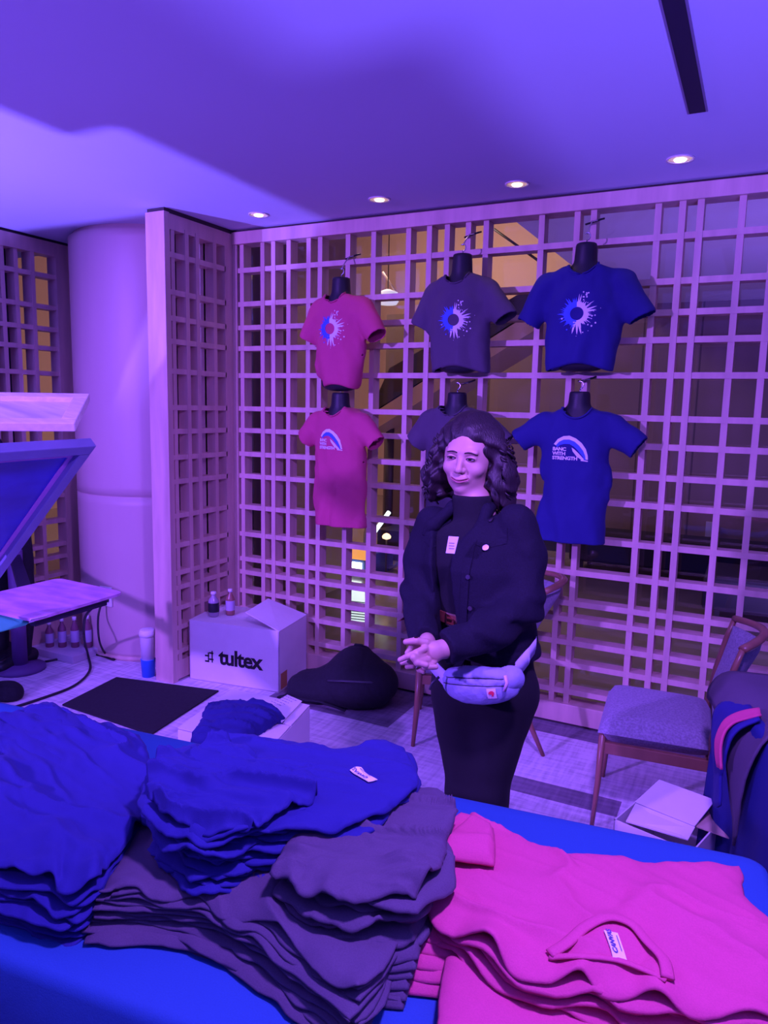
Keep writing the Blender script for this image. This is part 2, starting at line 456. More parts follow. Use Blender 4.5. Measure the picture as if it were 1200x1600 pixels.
structure(MB().box(-7, 9, .16, 9, 5.0, 5.2).build('ceiling_atrium', mat('atrium_ceiling', (.62, .44, .40), .9)))
structure(MB().box(-.55, -.35, 1.2, 2.2, 0, 4.6).box(-3.2, -.55, 1.9, 2.2, 0, 4.6).build('wall_lobby_fin', mat('timber_fin', (.42, .26, .18), .6)))
# stair flight rising across the lobby: tan stringer under a dark soffit
mb = MB(); a_, b_ = at(575, 655, 'y', 3.3), at(880, 462, 'y', 3.3); a_.y = b_.y = 3.3
dz = Vector((0, 0, .16)); dy = Vector((0, .9, 0))
mb.hexa([a_-dz, b_-dz, b_-dz+dy, a_-dz+dy, a_+dz*.2, b_+dz*.2, b_+dz*.2+dy, a_+dz*.2+dy])
fl = empty('stair_flight', (a_.x, a_.y, 0)); tag(fl, 'tan stair stringer rising to the right in the lobby beyond the lattice', 'stairs')
MB().tube([a_+Vector((.05, .45, -.1)), Vector((a_.x+.05, a_.y+.45, 0))], .05, 12).build('support_post', MATS['dark_stone'], fl)
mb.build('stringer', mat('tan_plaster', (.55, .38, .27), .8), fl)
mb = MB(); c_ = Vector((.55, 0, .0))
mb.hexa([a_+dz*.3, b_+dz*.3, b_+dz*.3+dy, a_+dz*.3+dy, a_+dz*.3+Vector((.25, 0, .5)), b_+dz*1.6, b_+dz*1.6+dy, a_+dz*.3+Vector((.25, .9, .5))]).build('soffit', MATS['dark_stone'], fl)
# long dark benches
for (x0, x1, y0, y1, z_, lb) in ((1.35, 3.4, 3.9, 4.5, .42, 'long black bench along the panelled lobby wall'), (2.75, 4.4, 2.5, 3.2, .40, 'black bench in the lobby behind the right end of the lattice')):
    r_ = empty('lounge_bench', ((x0+x1)/2, (y0+y1)/2, 0)); tag(r_, lb, 'bench')
    MB().box(x0, x1, y0, y1, .12, z_).build('cushion', mat('black_leather', (.012, .010, .016), .5), r_, bevel=.03)
    for q in (x0+.1, x1-.14):
        for w__ in (y0+.06, y1-.1): MB().box(q, q+.04, w__, w__+.04, 0, .12).build('leg', MATS['dark_stone'], r_)
# thermostat plate on the panelled wall
tp0 = at(1110, 828, 'y', 4.99); o = MB().box(tp0.x-.05, tp0.x+.05, 4.97, 4.999, tp0.z-.09, tp0.z+.09).build('wall_plate', mat('plate_grey', (.45, .4, .5), .5)); tag(o, 'small pale switch plate on the dark panelled lobby wall', 'switch')
# display counter with a light strip and an orange screen
cq = at(528, 905, 'z', 0)
r_ = empty('display_counter', (cq.x, cq.y, 0)); tag(r_, 'lit display counter with an orange screen in the lobby, low between the bars', 'counter')
def E_(n, c, s_): return mat(n, c, .5, emit=c, estr=s_)
yc = at(555, 900, 'z', 0).y
def panel(name, x0, x1, y0, y1, m_, Y, t_=.04, par=None):
    a1, b1 = at(x0, y1, 'y', Y), at(x1, y0, 'y', Y)
    return MB().box(min(a1.x, b1.x), max(a1.x, b1.x), Y, Y+t_, min(a1.z, b1.z), max(a1.z, b1.z)).build(name, m_, par, bevel=.004)
panel('counter_body', 502, 580, 868, 912, mat('navy_laminate', (.02, .05, .25), .35), yc, .5, r_)
panel('light_strip', 543, 564, 880, 892, E_('cool_lamp', (.88, 1.0, .97), 6), yc-.03, .025, r_)
panel('screen', 548, 578, 853, 873, E_('orange_screen', (1.0, .42, .10), .9), yc-.02, .02, r_)
panel('panel', 506, 532, 856, 866, E_('warm_shelf', (.9, .5, .35), .35), yc-.02, .02, r_)
r_ = None
q4 = [at(542, 973, 'z', .03), at(571, 976, 'z', .03), at(570, 917, 'z', .03), at(543, 914, 'z', .03)]  # floor reflection of the light strip, added as a glowing striped slab
r_ = empty('floor_reflection', q4[0]*1.0); r_.location.z = 0; tag(r_, 'bright striped reflection, a glowing slab on the lobby floor in front of the counter', 'light')
hexbox_ = MB().hexa([Vector((p.x, p.y, .005)) for p in q4]+[p for p in q4]); hexbox_.build('reflection_glow', E_('white_green_reflection', (.70, .90, .88), 1.0), r_)
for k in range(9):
    t = (k+.5)/9; a1 = q4[0].lerp(q4[3], t*.55); b1 = q4[1].lerp(q4[2], t*.55); MB().tube([a1+Vector((0, 0, .004)), b1+Vector((0, 0, .004))], .004, 4).build('reflection_stripe', MATS['dark_stone'], r_)
# tilted tube lamp and ring rail
lt = [at(586, 830, 'y', 2.6), at(608, 800, 'y', 2.6)]
o = MB().tube(lt, .022, 8).build('tube_lamp', E_('tube_white', (.8, .95, 1), 2.2)); tag(o, 'short slanted white tube lamp in the dark lobby', 'light'); MB().tube([lt[0], Vector((lt[0].x, lt[0].y, 0))], .010, 6).build('stand', MATS['dark_stone'], o)
rg = [at(604+34*math.cos(a), 842+46*math.sin(a), 'y', 2.9) for a in [k*PI/12-.9 for k in range(20)]]
o = MB().tube(rg, .018, 6).build('ring_rail', mat('steel_rail', (.35, .38, .5), .3, metal=.7)); tag(o, 'curved steel rail loop in the lobby behind the woman\'s arm', 'rail')
o = panel('dark_cabinet', 588, 640, 832, 905, mat('cabinet_black', (.012, .012, .02), .5), 3.4, .4); tag(o, 'dark cabinet standing in the lobby beside the lit counter', 'cabinet')
for (px, py, lb, nm) in ((445, 850, 'small warm round lamp low in the lobby at left', 1), (604, 838, 'small warm round lamp by the dark lobby cabinet', 2)):
    pc = at(px, py, 'y', 2.5); o = MB().lathe([(.012, -.03), (.04, -.02), (.045, 0), (.03, .02), (.01, .03)], pc, 16).build('round_lamp', E_('warm_bulb', (1, .62, .35), 2.5)); tag(o, lb, 'light'); MB().tube([pc-Vector((0, 0, .03)), Vector((pc.x, pc.y, 0))], .010, 6).build('stand', MATS['dark_stone'], o)
pc = at(606, 468, 'y', 3.0)
o = MB().lathe([(.02, .10), (.10, .07), (.11, -.02), (.09, -.05), (.01, -.055)], pc, 24).build('pendant_lamp', E_('milk_glass', (.80, .75, .95), .8)); tag(o, 'milky glass pendant lamp in the lobby, between the red and grey shirts', 'lamp')
MB().tube([pc+Vector((0, 0, .1)), pc+Vector((0, 0, 5.0-pc.z))], .006, 6).build('cord', MATS['dark_stone'], o)
# slanted thin rods of the atrium roof
for (x0, y0, x1, y1) in ((598, 425, 622, 462), (474, 436, 486, 452), (512, 432, 524, 446), (772, 358, 842, 408)):
    o = MB().tube([at(x0, y0, 'y', 3.2), at(x1, y1, 'y', 3.2)], .012, 6).build('roof_rod', mat('pale_rod', (.75, .6, .5), .5) if x0 < 700 else MATS['dark_stone'])
    tag(o, {598: 'thin pale slanted rod above the milky pendant lamp', 474: 'thin pale slanted rod left of the upper red shirt', 512: 'thin pale slanted rod just above the upper red shirt', 772: 'dark slanted rod high in the lobby right of the grey shirts'}[x0], 'rod')
WARM = (1.0, .66, .55)
lamp('AREA', 'atrium_lamp', (-1.6, 4.0, 4.7), WARM, 200, aim=(-1.6, 4, 0), size=1.5)
lamp('AREA', 'atrium_cove', (-1.2, 6.5, 3.0), WARM, 120, aim=(-1.2, 6.5, 6), size=1.5)
lamp('AREA', 'lobby_downlight', (1.7, 1.9, 2.85), WARM, 5, aim=(1.7, 1.9, 0), size=.3)
lamp('AREA', 'lobby_downlight', (.4, 1.4, 2.85), WARM, 3, aim=(.4, 1.4, 0), size=.3)
lamp('AREA', 'lobby_violet_wash', (3.6, 1.0, 0.4), (.30, .15, 1), 85, aim=(3.6, 2.6, 2.9), size=.6)
# ------------------------------------------------------------------ ceiling fittings
EMW = mat('lamp_lens', (1, .9, .8), .5, emit=(1, .78, .55), estr=6)
TRIM = mat('lamp_trim', (.85, .78, .74), .4)
RIMI = mat('lamp_reflector', (.9, .75, .6), .35, emit=(1, .55, .35), estr=.35)
def downlight(px, py, label):
    c = at(px, py, 'z', H)
    root = empty('ceiling_downlight', (c.x, c.y, H)); tag(root, label, 'ceiling light', 'recessed downlights above the lattice')
    R0 = .052
    MB().lathe([(R0*1.12, -.0005), (R0*1.12, -.006), (R0*.92, -.004), (R0*.92, -.0005)], (c.x, c.y, H), 32).build('trim_ring', TRIM, root)
    MB().lathe([(R0*.9, -.001), (R0*.7, -.003), (R0*.55, -.0035)], (c.x, c.y, H), 32).build('reflector', RIMI, root)
    MB().lathe([(R0*.5, -.004), (R0*.45, -.009), (R0*.1, -.011)], (c.x, c.y, H), 24).build('lens', EMW, root)
    lamp('SPOT', 'downlight_beam', (c.x, c.y, H-.015), (1, .62, .40), 1.6, aim=(c.x, c.y+.02, 0), spot_size=math.radians(95), spot_blend=.6, shadow_soft_size=.03)
downlight(404, 335, 'leftmost recessed ceiling downlight, nearest the wing wall corner')
downlight(593, 311, 'second recessed ceiling downlight from the left, above the red shirts')
downlight(808, 287, 'third recessed ceiling downlight, between the grey and the blue shirt')
downlight(1063, 248, 'rightmost and largest looking recessed ceiling downlight')
v = MB().box(2.745, 2.80, -2.6, -.85, H-.006, H+.02)
o = v.build('linear_vent', mat('vent_black', (.012, .012, .03), .6)); tag(o, 'long narrow dark slot vent in the ceiling at upper right', 'vent')
o = MB().box(2.738, 2.807, -2.62, -.843, H-.004, H+.01).build('frame', mat('vent_frame', (.25, .22, .3), .5), o)

# ------------------------------------------------------------------ chairs
def rot2(x, y, a): return (x*math.cos(a)-y*math.sin(a), x*math.sin(a)+y*math.cos(a))
def chair(loc, a, label, sx=1.0, lean=0.0):
    """local: faces -x; seat 0.46 deep, 0.5 wide; a = turn"""
    root = empty('banquet_chair', (loc[0], loc[1], 0), a)
    tag(root, label, 'chair')
    def T(mb):
        mb.v = [Vector((*[p+q for p, q in zip(rot2(v.x*sx, v.y, a), loc)], v.z)) for v in mb.v]; return mb
    # seat: a padded cushion
    mb = MB(); n = 14; vs = []; fs = []
    nx, ny = 16, 16
    def cush(z, infl, top):
        for i in range(nx+1):
            for j in range(ny+1):
                u, v = i/nx*2-1, j/ny*2-1
                k = (1-abs(u)**9)**.5*(1-abs(v)**9)**.5*(.86+.14*(1-u*u)*(1-v*v))
                x = u*.235*(1-.06*v*v*0); y = v*(.245-.02*(1-u)/2*0-.015*(u+1)/2)
                vs.append(Vector((x, y, z+(infl*k if top else -infl*k))))
    cush(.418, .068, True); o = len(vs); cush(.418, .055, False)
    for L, rev in ((0, False), (o, True)):
        for i in range(nx):
            for j in range(ny):
                q = [L+i*(ny+1)+j, L+(i+1)*(ny+1)+j, L+(i+1)*(ny+1)+j+1, L+i*(ny+1)+j+1]
                fs.append(tuple(reversed(q)) if rev else tuple(q))
    mb.add(vs, fs, 0, True)
    bmv = T(mb)
    ob = bmv.build('seat', CFAB, root)
    # legs: front pair straight, tapering; back pair are one curved post each up to the rail
    for s in (-1, 1):
        T(MB().tube([(-.215, .215*s, .42), (-.222, .222*s, .2), (-.235, .235*s, 0)], [.020, .017, .011], 8, flat=.8)).build('leg', CWOOD, root)
    for s in (-1, 1):
        pts = [(.335, .235*s, 0), (.275, .232*s, .15), (.235, .228*s, .32), (.225, .226*s, .46), (.245+lean*.3, .226*s, .60), (.28+lean*.75, .228*s, .75), (.305+lean, .228*s, .83)]
        T(MB().tube(pts, [.012, .016, .020, .022, .020, .018, .016], 8, flat=.75)).build('leg', CWOOD, root)
    f = MB()
    for s in (-1, 1): f.box(-.215, .225, .212*s-.012, .212*s+.012, .325, .372)
    f.box(-.225, -.20, -.215, .215, .325, .372).box(.205, .23, -.215, .215, .325, .372)
    T(f).build('seat_frame', CWOOD, root, bevel=.003)
    # curved top rail
    pts = [(.305+lean+.10*math.cos(t*PI/2), .228*t, .832+.018*math.cos(t*PI/2)) for t in [i/8-1 for i in range(17)]]
    T(MB().tube(pts, .019, 8, flat=.75)).build('top_rail', CWOOD, root)
    # padded back panel following the curve
    vs = []; fs = []; nz, nw = 12, 14
    for side in (0, 1):
        for i in range(nz+1):
            for j in range(nw+1):
                t = j/nw*2-1; q = i/nz; z = .50+.305*q
                bx = .232+(.07+lean)*q**1.1+.092*math.cos(t*PI/2)*q
                k = (1-abs(t)**8)*(1-abs(2*q-1)**8)
                vs.append(Vector((bx+(-.022*k-.004 if side == 0 else .012*k+.004), .205*t, z)))
    N = (nz+1)*(nw+1)
    for side in (0, 1):
        for i in range(nz):
            for j in range(nw):
                q = [side*N+i*(nw+1)+j, side*N+(i+1)*(nw+1)+j, side*N+(i+1)*(nw+1)+j+1, side*N+i*(nw+1)+j+1]
                fs.append(tuple(q) if side == 0 else tuple(reversed(q)))
    per = [i*(nw+1) for i in range(nz+1)]+[nz*(nw+1)+j for j in range(1, nw+1)]+[i*(nw+1)+nw for i in range(nz-1, -1, -1)]+[j for j in range(nw-1, 0, -1)]
    for i in range(len(per)):
        a_, b_ = per[i], per[(i+1) % len(per)]; fs.append((a_, N+a_, N+b_, b_))
    T(MB().add(vs, fs, 0, True)).build('back_panel', CFAB, root)
    return root
chair((2.778, -.71), math.radians(5), 'upholstered banquet chair with its empty grey seat in front of the lattice at right', .92, .0)
chair((1.80, -.34), math.radians(20), 'wooden banquet chair half hidden behind the standing woman', 1.14)

# ------------------------------------------------------------------ boxes on the floor
def hexbox(mb, base, top, mi=0): return mb.hexa(list(base)+list(top), mi)
def slab(mb, a, b, c, d, t, mi=0):
    """thin board through four corners"""
    a, b, c, d = map(Vector, (a, b, c, d)); n = (b-a).cross(d-a).normalized()*t
    return mb.hexa([a, b, c, d, a+n, b+n, c+n, d+n], mi)
# big printed carton
A = at(297, 1061, 'z', 0); B = at(436, 1083, 'z', 0); Hb = at(297, 970, 'y', A.y).z
ex = (B-A).normalized(); ey = Vector((-ex.y, ex.x, 0)); W_ = (B-A).length; D_ = .385
root = empty('shipping_carton', A, 0); tag(root, 'large white carton with black brand lettering and one raised flap, by the wing wall', 'box')
P = lambda a, b, z: A+ex*a+ey*b+Vector((0, 0, z))
mb = MB(); t = .006
for q in ((P(0, 0, 0), P(W_, 0, 0), P(W_, 0, Hb), P(0, 0, Hb)), (P(W_, 0, 0), P(W_, D_, 0), P(W_, D_, Hb), P(W_, 0, Hb)),
          (P(W_, D_, 0), P(0, D_, 0), P(0, D_, Hb), P(W_, D_, Hb)), (P(0, D_, 0), P(0, 0, 0), P(0, 0, Hb), P(0, D_, Hb)),
          (P(0, 0, 0.001), P(0, D_, 0.001), P(W_, D_, 0.001), P(W_, 0, 0.001))): slab(mb, *q, -t)
body = mb.build('carton_body', CARD, root)
mb = MB(); slab(mb, P(0, 0, Hb), P(W_, 0, Hb), P(W_-.16, D_*.47, Hb-.008), P(0, D_*.47, Hb+.004), t)
slab(mb, P(0, D_*.49, Hb), P(W_*.8, D_*.49, Hb-.004), P(W_*.9, D_, Hb), P(0, D_, Hb), t); mb.build('flap', CARD, root)
mb = MB(); slab(mb, P(W_, 0.0, Hb), P(W_, D_, Hb), P(W_-.235, D_*.80, Hb+.10), P(W_-.235, D_*.06, Hb+.085), t); mb.build('flap', CARD, root)
tree = bvh(body)
art = text_polys('tultex', .135, 0, 0, bold=.004, spacing=.92)
for (sx, sy) in ((-.055, .055), (-.085, .035), (-.055, .015), (-.085, -.0)):
    art.append(([(sx-.014+dx, sy+dy) for dx, dy in ((0, 0), (.030, 0), (.030, .010), (0, .010))], 0))
art.append(([(-.052, 0), (-.044, 0), (-.044, .075), (-.052, .075)], 0)); art.append(([(-.078, .0), (-.070, .0), (-.070, .062), (-.078, .062)], 0))
c = at(344, 1036, 'y', A.y+.04)
decal('lettering', [a for a in art if a[0][0][0] >= -.01], tree, c, ex, (0, 0, 1), -ey, .0015, INK, root, .3)
decal('logo_mark', [a for a in art if a[0][0][0] < -.01], tree, c, ex, (0, 0, 1), -ey, .0017, INK, root, .3)
mb = [([(0, 0), (.085, 0), (.085, .10), (0, .10)], 0)]
decal('brown_label', mb, tree, P(W_, .02, .012), ey, (0, 0, 1), ex, .0015, mat('brown_label', (.50, .22, .10), .7), root, .2)

def bottle(base, h, r, label, liquid, lab, name='plastic_bottle', capm=None):
    root = empty(name, base); tag(root, label, 'bottle')
    c = base
    MB().lathe([(r*.9, 0), (r, .004), (r, h*.58), (r*.92, h*.66), (r*.42, h*.82), (r*.40, h*.90)], c, 20).build('body', liquid, root)
    MB().lathe([(r*1.02, h*.18), (r*1.03, h*.19), (r*1.03, h*.55), (r*1.02, h*.56)], c, 20).build('label_wrap', lab, root)
    MB().lathe([(r*.50, h*.89), (r*.50, h*.99), (r*.45, h)], c, 16).build('cap', capm or mat('white_cap', (.85, .82, .9), .4), root)
    return root
ztop = Hb+.008
clear = mat('clear_plastic', (.55, .45, .6), .12, trans=.35)
bottle(at(334, 962, 'z', ztop), .155, .034, 'soda bottle with a black label on the big carton', clear, mat('black_label', (.01, .01, .02), .4))
bottle(at(360, 960, 'z', ztop), .165, .028, 'slim bottle with a pale label on the big carton, right of the soda bottle', mat('brown_drink', (.35, .16, .12), .2), mat('pale_label', (.5, .42, .6), .5))

# low carton with a sheet of paper and a heap of blue cloth
LZ = .30
q = [at(242, 1141, 'z', LZ), at(420, 1172, 'z', LZ), at(484, 1103, 'z', LZ), at(362, 1078, 'z', LZ)]
q[0] = q[1]+(q[3]-q[2])*1.05
root = empty('low_carton', (q[0].x, q[0].y, 0)); tag(root, 'low white carton on the carpet just behind the sales table, cloth heaped on it', 'box')
hexbox(MB(), [Vector((p.x, p.y, 0)) for p in q], [Vector((p.x, p.y, LZ-.006)) for p in q]).build('carton_body', CARD, root)
mb = MB(); mid1 = q[0].lerp(q[3], .5); mid2 = q[1].lerp(q[2], .5); g = (q[3]-q[0]).normalized()*.006
slab(mb, q[0], q[1], mid2-g, mid1-g, .005); slab(mb, mid1+g, mid2+g, q[2], q[3], .005); mb.build('flap', CARD, root)
ps = [at(425, 1100, 'z', LZ+.012), at(449, 1086, 'z', LZ+.012), at(472, 1096, 'z', LZ+.012), at(440, 1130, 'z', LZ+.012)]
o = slab(MB(), *ps, -.002).build('paper_sheet', PAPER); tag(o, 'sheet of paper with a few handwritten lines on the low carton', 'paper')
tr = bvh(o); u = (ps[2]-ps[1]).normalized(); n = Vector((0, 0, 1)); v = n.cross(u)
ln = []
for i in range(5):
    x = .01
    while x < .085:
        wd = random.uniform(.006, .02); ln.append(([(x, -.02-.022*i), (x+wd, -.02-.022*i), (x+wd, -.0165-.022*i), (x, -.0165-.022*i)], 0)); x += wd+.006
decal('handwriting', ln, tr, ps[1], u, v, n, .001, mat('pen_ink', (.12, .08, .2), .6), o, .1)

# open carton behind the table at right
bz = .30
q = [at(955, 1284, 'z', bz), at(1100, 1345, 'z', bz), at(1172, 1268, 'z', bz), at(1027, 1219, 'z', bz)]
cx = sum((p for p in q), Vector())/4
e1 = (q[1]-q[0]).normalized(); Wb = .27; Db = .36; e2 = Vector((-e1.y, e1.x, 0)); q0 = q[0]+e2*.02
root = empty('open_carton', (q0.x, q0.y, 0)); tag(root, 'brown topped open carton with spread flaps under the empty chair at right', 'box')
Q = lambda a, b, z: Vector((q0.x, q0.y, 0))+e1*a+e2*b+Vector((0, 0, z))
mb = MB()
for qq in ((Q(0, 0, 0), Q(Wb, 0, 0), Q(Wb, 0, bz), Q(0, 0, bz)), (Q(Wb, 0, 0), Q(Wb, Db, 0), Q(Wb, Db, bz), Q(Wb, 0, bz)),
           (Q(Wb, Db, 0), Q(0, Db, 0), Q(0, Db, bz), Q(Wb, Db, bz)), (Q(0, Db, 0), Q(0, 0, 0), Q(0, 0, bz), Q(0, Db, bz)), (Q(0, 0, .001), Q(0, Db, .001), Q(Wb, Db, .001), Q(Wb, 0, .001))): slab(mb, *qq, -.005)
mb.build('carton_body', CARD, root)
f = [([at(978, 1283, 'z', bz), at(993, 1255, 'z', bz+.01), at(1086, 1292, 'z', bz+.02), at(1075, 1312, 'z', bz)]),
     ([at(992, 1253, 'z', bz+.012), at(1030, 1218, 'z', bz+.05), at(1118, 1250, 'z', bz+.05), at(1085, 1291, 'z', bz+.012)]),
     ([at(1088, 1291, 'z', bz+.004), at(1118, 1255, 'z', bz-.005), at(1166, 1271, 'z', bz), at(1164, 1318, 'z', bz)])]
for i, (fl, mm) in enumerate(zip(f, (CARD, CARD, KRAFT))): slab(MB(), *fl, .004).build('flap', mm, root)

# black mat
q = [at(97, 1103, 'z', 0), at(182, 1060, 'z', 0), at(342, 1081, 'z', 0), at(236, 1150, 'z', 0)]
o = hexbox(MB(), [p+Vector((0, 0, .001)) for p in (q[0], q[3], q[2], q[1])], [p+Vector((0, 0, .011)) for p in (q[0], q[3], q[2], q[1])]).build('floor_mat', BLACKFAB, bevel=.003)
tag(o, 'plain black floor mat in front of the wing wall', 'mat')

# backpack slumped on the floor
c = at(535, 1062, 'z', .12)
R_ = Matrix.Rotation(math.radians(12), 3, 'Z')
def fpack(P):
    x, y, z = P
    d = ell(P, (.10, 0, .12), (.235, .20, .15))
    d = smin(d, ell(P, (-.13, -.02, .07), (.20, .17, .09)), .07)
    d = smin(d, ell(P, (.06, .08, .20), (.13, .11, .11)), .06)
    d = smin(d, cap(P, (.02, .12, .26), (.09, .13, .27), .02), .03)
    d = smin(d, cap(P, (-.20, -.12, .03), (-.33, -.16, .02), .022, .012), .04)
    d = smin(d, cap(P, (-.10, -.14, .10), (-.26, -.10, .05), .02), .02)
    d = d+.006*wob(x*14, y*14+z*18, 5)
    s = np.abs(((x*.8+z*.6) % .11)-.055); d = d+.004*np.exp(-(s/.006)**2)
    return smax(d, -z, .01)
root = empty('backpack', (c.x, c.y, 0), math.radians(8)); tag(root, 'black backpack lying on its side against the lattice', 'backpack')
TB = Matrix.Translation((c.x, c.y, 0)) @ Matrix.Rotation(math.radians(8), 4, 'Z')
sdf_obj('bag_body', fpack, (-.42, -.3, -.03), (.4, .3, .34), .008, BLACKFAB, root, it=2, T=TB)
def tp(pts): return [TB @ Vector(p) for p in pts]
MB().tube(tp([(-.02, -.17, .17), (.08, -.19, .19), (.2, -.16, .19), (.29, -.08, .17)]), .007, 6).build('zipper', mat('dark_zip', (.05, .05, .07), .4), root)
MB().tube(tp([(-.30, -.12, .03), (-.22, -.20, .05), (-.05, -.21, .06), (.10, -.20, .025)]), .014, 6, flat=.4).build('strap', BLACKFAB, root)
MB().tube(tp([(.02, .11, .27), (.045, .09, .31), (.085, .09, .31), (.10, .12, .28)]), .009, 6).build('handle', BLACKFAB, root)

# ------------------------------------------------------------------ things by the column
# wall socket
a = math.atan2(-.56, .18)
oc = at(172, 930, 'y', CC[1]-CR+.03); ang = math.atan2(oc.y-CC[1], oc.x-CC[0]); nrm = Vector((math.cos(ang), math.sin(ang), 0)); tn = Vector((-nrm.y, nrm.x, 0))
oc = Vector((CC[0], CC[1], oc.z))+nrm*CR
root = empty('wall_socket', oc); tag(root, 'white power socket plate on the round column', 'socket')
mb = MB(); b0 = oc-tn*.05-Vector((0, 0, .065)); slab(mb, b0, b0+tn*.10, b0+tn*.10+Vector((0, 0, .13)), b0+Vector((0, 0, .13)), -.012 if nrm.dot(tn.cross(Vector((0,0,1)))) < 0 else .012)
mb.build('plate', mat('socket_white', (.8, .78, .8), .4), root, bevel=.002)
mb = MB(); b0 = oc-tn*.03-Vector((0, 0, .03))+nrm*.012; slab(mb, b0, b0+tn*.06, b0+tn*.06+Vector((0, 0, .045)), b0+Vector((0, 0, .045)), .02 if nrm.dot(tn.cross(Vector((0,0,1)))) > 0 else -.02)
mb.build('plug', BLACKPL, root)
# cables
CAB = mat('cable_rubber', (.01, .01, .02), .5)
def cable(pts, r, label):
    P_ = [Vector(p) for p in pts]; out = []
    for i in range(len(P_)-1):
        p0, p1, p2, p3 = P_[max(i-1, 0)], P_[i], P_[i+1], P_[min(i+2, len(P_)-1)]
        for k in range(6):
            t = k/6; out.append(.5*((2*p1)+(p2-p0)*t+(2*p0-5*p1+4*p2-p3)*t*t+(3*p1-p0-3*p2+p3)*t**3))
    out.append(P_[-1])
    return tag(MB().tube(out, r, 6).build('power_cable', CAB), label, 'cable')
cable([oc+nrm*.035+Vector((0, 0, -.01)), oc+nrm*.06+Vector((.0, -.02, -.12)), at(155, 1000, 'z', .18), at(165, 1022, 'z', .02), at(178, 1031, 'z', .008), at(140, 1022, 'z', .008), at(70, 1034, 'z', .008)], .007, 'thin black cable hanging from the socket and turning back along the floor')
cable([at(150, 945, 'z', .60), at(133, 965, 'z', .45), at(132, 1000, 'z', .2), at(138, 1025, 'z', .03), at(140, 1048, 'z', .008), at(115, 1072, 'z', .008), at(60, 1093, 'z', .008), at(0, 1112, 'z', .008)], .008, 'thick black cable looping down from the press and across the carpet at left')
# stacked cups
c = at(232, 1056, 'z', 0); c.x = min(c.x, -.165)
root = empty('takeaway_cup', c); tag(root, 'white lidded cup standing in a blue one behind the wing wall edge', 'cup')
MB().lathe([(.038, 0), (.045, .11), (.046, .112)], c, 24).build('blue_cup', mat('blue_cup', (.03, .2, .8), .5), root)
MB().lathe([(.040, .10), (.046, .26), (.047, .262)], c, 24).build('white_cup', PAPER, root)
MB().lathe([(.050, .26), (.051, .28), (.046, .30), (.042, .302)], c, 24).build('lid', PAPER, root)
# four capped jars on a shallow tray under the press
tr0 = at(100, 1012, 'z', .05)
o = MB().box(tr0.x-.17, tr0.x+.20, tr0.y-.10, tr0.y+.12, .001, .05).build('shallow_tray', mat('pale_tray', (.55, .5, .6), .6), bevel=.004); tag(o, 'pale shallow tray with ink bottles on the floor by the column', 'tray')
LB = ['shortest white-capped ink bottle, leftmost on the tray', 'second white-capped ink bottle from the left on the tray', 'third white-capped ink bottle from the left on the tray', 'rightmost white-capped ink bottle on the tray, nearest the column']
for i, (px, py, hh) in enumerate(((92, 1006, .17), (100, 1000, .20), (110, 996, .21), (121, 992, .22))):
    p = at(px, py, 'z', .05); p.x = tr0.x-.10+.075*i; p.y = tr0.y-.03+.04*i
    b = bottle(p, hh, .027, LB[i], mat('dark_bottle', (.22, .08, .14), .3), mat('grey_label', (.45, .40, .6), .5), 'ink_bottle'); b['group'] = 'ink bottles under the press'
# ------------------------------------------------------------------ screen printing press at left
ALU = mat('aluminium_frame', (.26, .27, .50), .45, metal=.3, noise=.08, nscale=8)
WFRAME = mat('pale_wood_frame', (.80, .70, .66), .7, noise=.12, nscale=40, stretch=(.2, 1, 1))
def frame_between(c, ex, ey, w, h, t, bw, name, mframe, label, infill=None, infm=None, parent=None):
    """rectangular screen frame: corner c, along ex (w) and ey (h)"""
    c = Vector(c); ex = Vector(ex).normalized(); ey = Vector(ey); ey = (ey-ex*ey.dot(ex)).normalized(); n = ex.cross(ey)
    root = empty(name, c); tag(root, label, 'screen')
    P = lambda a, b, d: c+ex*a+ey*b+n*d
    mb = MB()
    for a0, a1, b0, b1 in ((0, w, 0, bw), (0, w, h-bw, h), (0, bw, bw, h-bw), (w-bw, w, bw, h-bw)):
        mb.hexa([P(a0, b0, 0), P(a1, b0, 0), P(a1, b1, 0), P(a0, b1, 0), P(a0, b0, t), P(a1, b0, t), P(a1, b1, t), P(a0, b1, t)])
    mb.build('frame', mframe, root, bevel=.003)
    return root, P, n
# lower, raised screen
c = dep(142, 684, 2.55)
p1 = dep(-150, 700, 2.0); p2 = dep(0, 862, 2.79)
MESHM = mat('blue_screen_mesh', (.02, .03, .55), .22, noise=.35, nscale=5, stretch=(1, .4, 1))
root, P, n = frame_between(c, p1-c, p2-c, .75, .95, .038, .045, 'printing_screen', ALU, 'raised aluminium printing screen with blue coated mesh')
root['category'] = 'screen'
mb = MB(); mb.hexa([P(.043, .043, .012), P(.71, .043, .012), P(.58, .62, .012), P(.043, .62, .012), P(.043, .043, .015), P(.71, .043, .015), P(.58, .62, .015), P(.043, .62, .015)]); mb.build('mesh', MESHM, root)
mb = MB()
for (a0, a1, b0, b1) in ((.045, .705, .045, .075), (.045, .065, .075, .905)):
    for d0, d1 in ((.006, .0115), (.0155, .019)):
        mb.hexa([P(a0, b0, d0), P(a1, b0, d0), P(a1, b1, d0), P(a0, b1, d0), P(a0, b0, d1), P(a1, b0, d1), P(a1, b1, d1), P(a0, b1, d1)])
mb.build('tape_border', mat('pink_tape', (.72, .30, .72), .5), root)
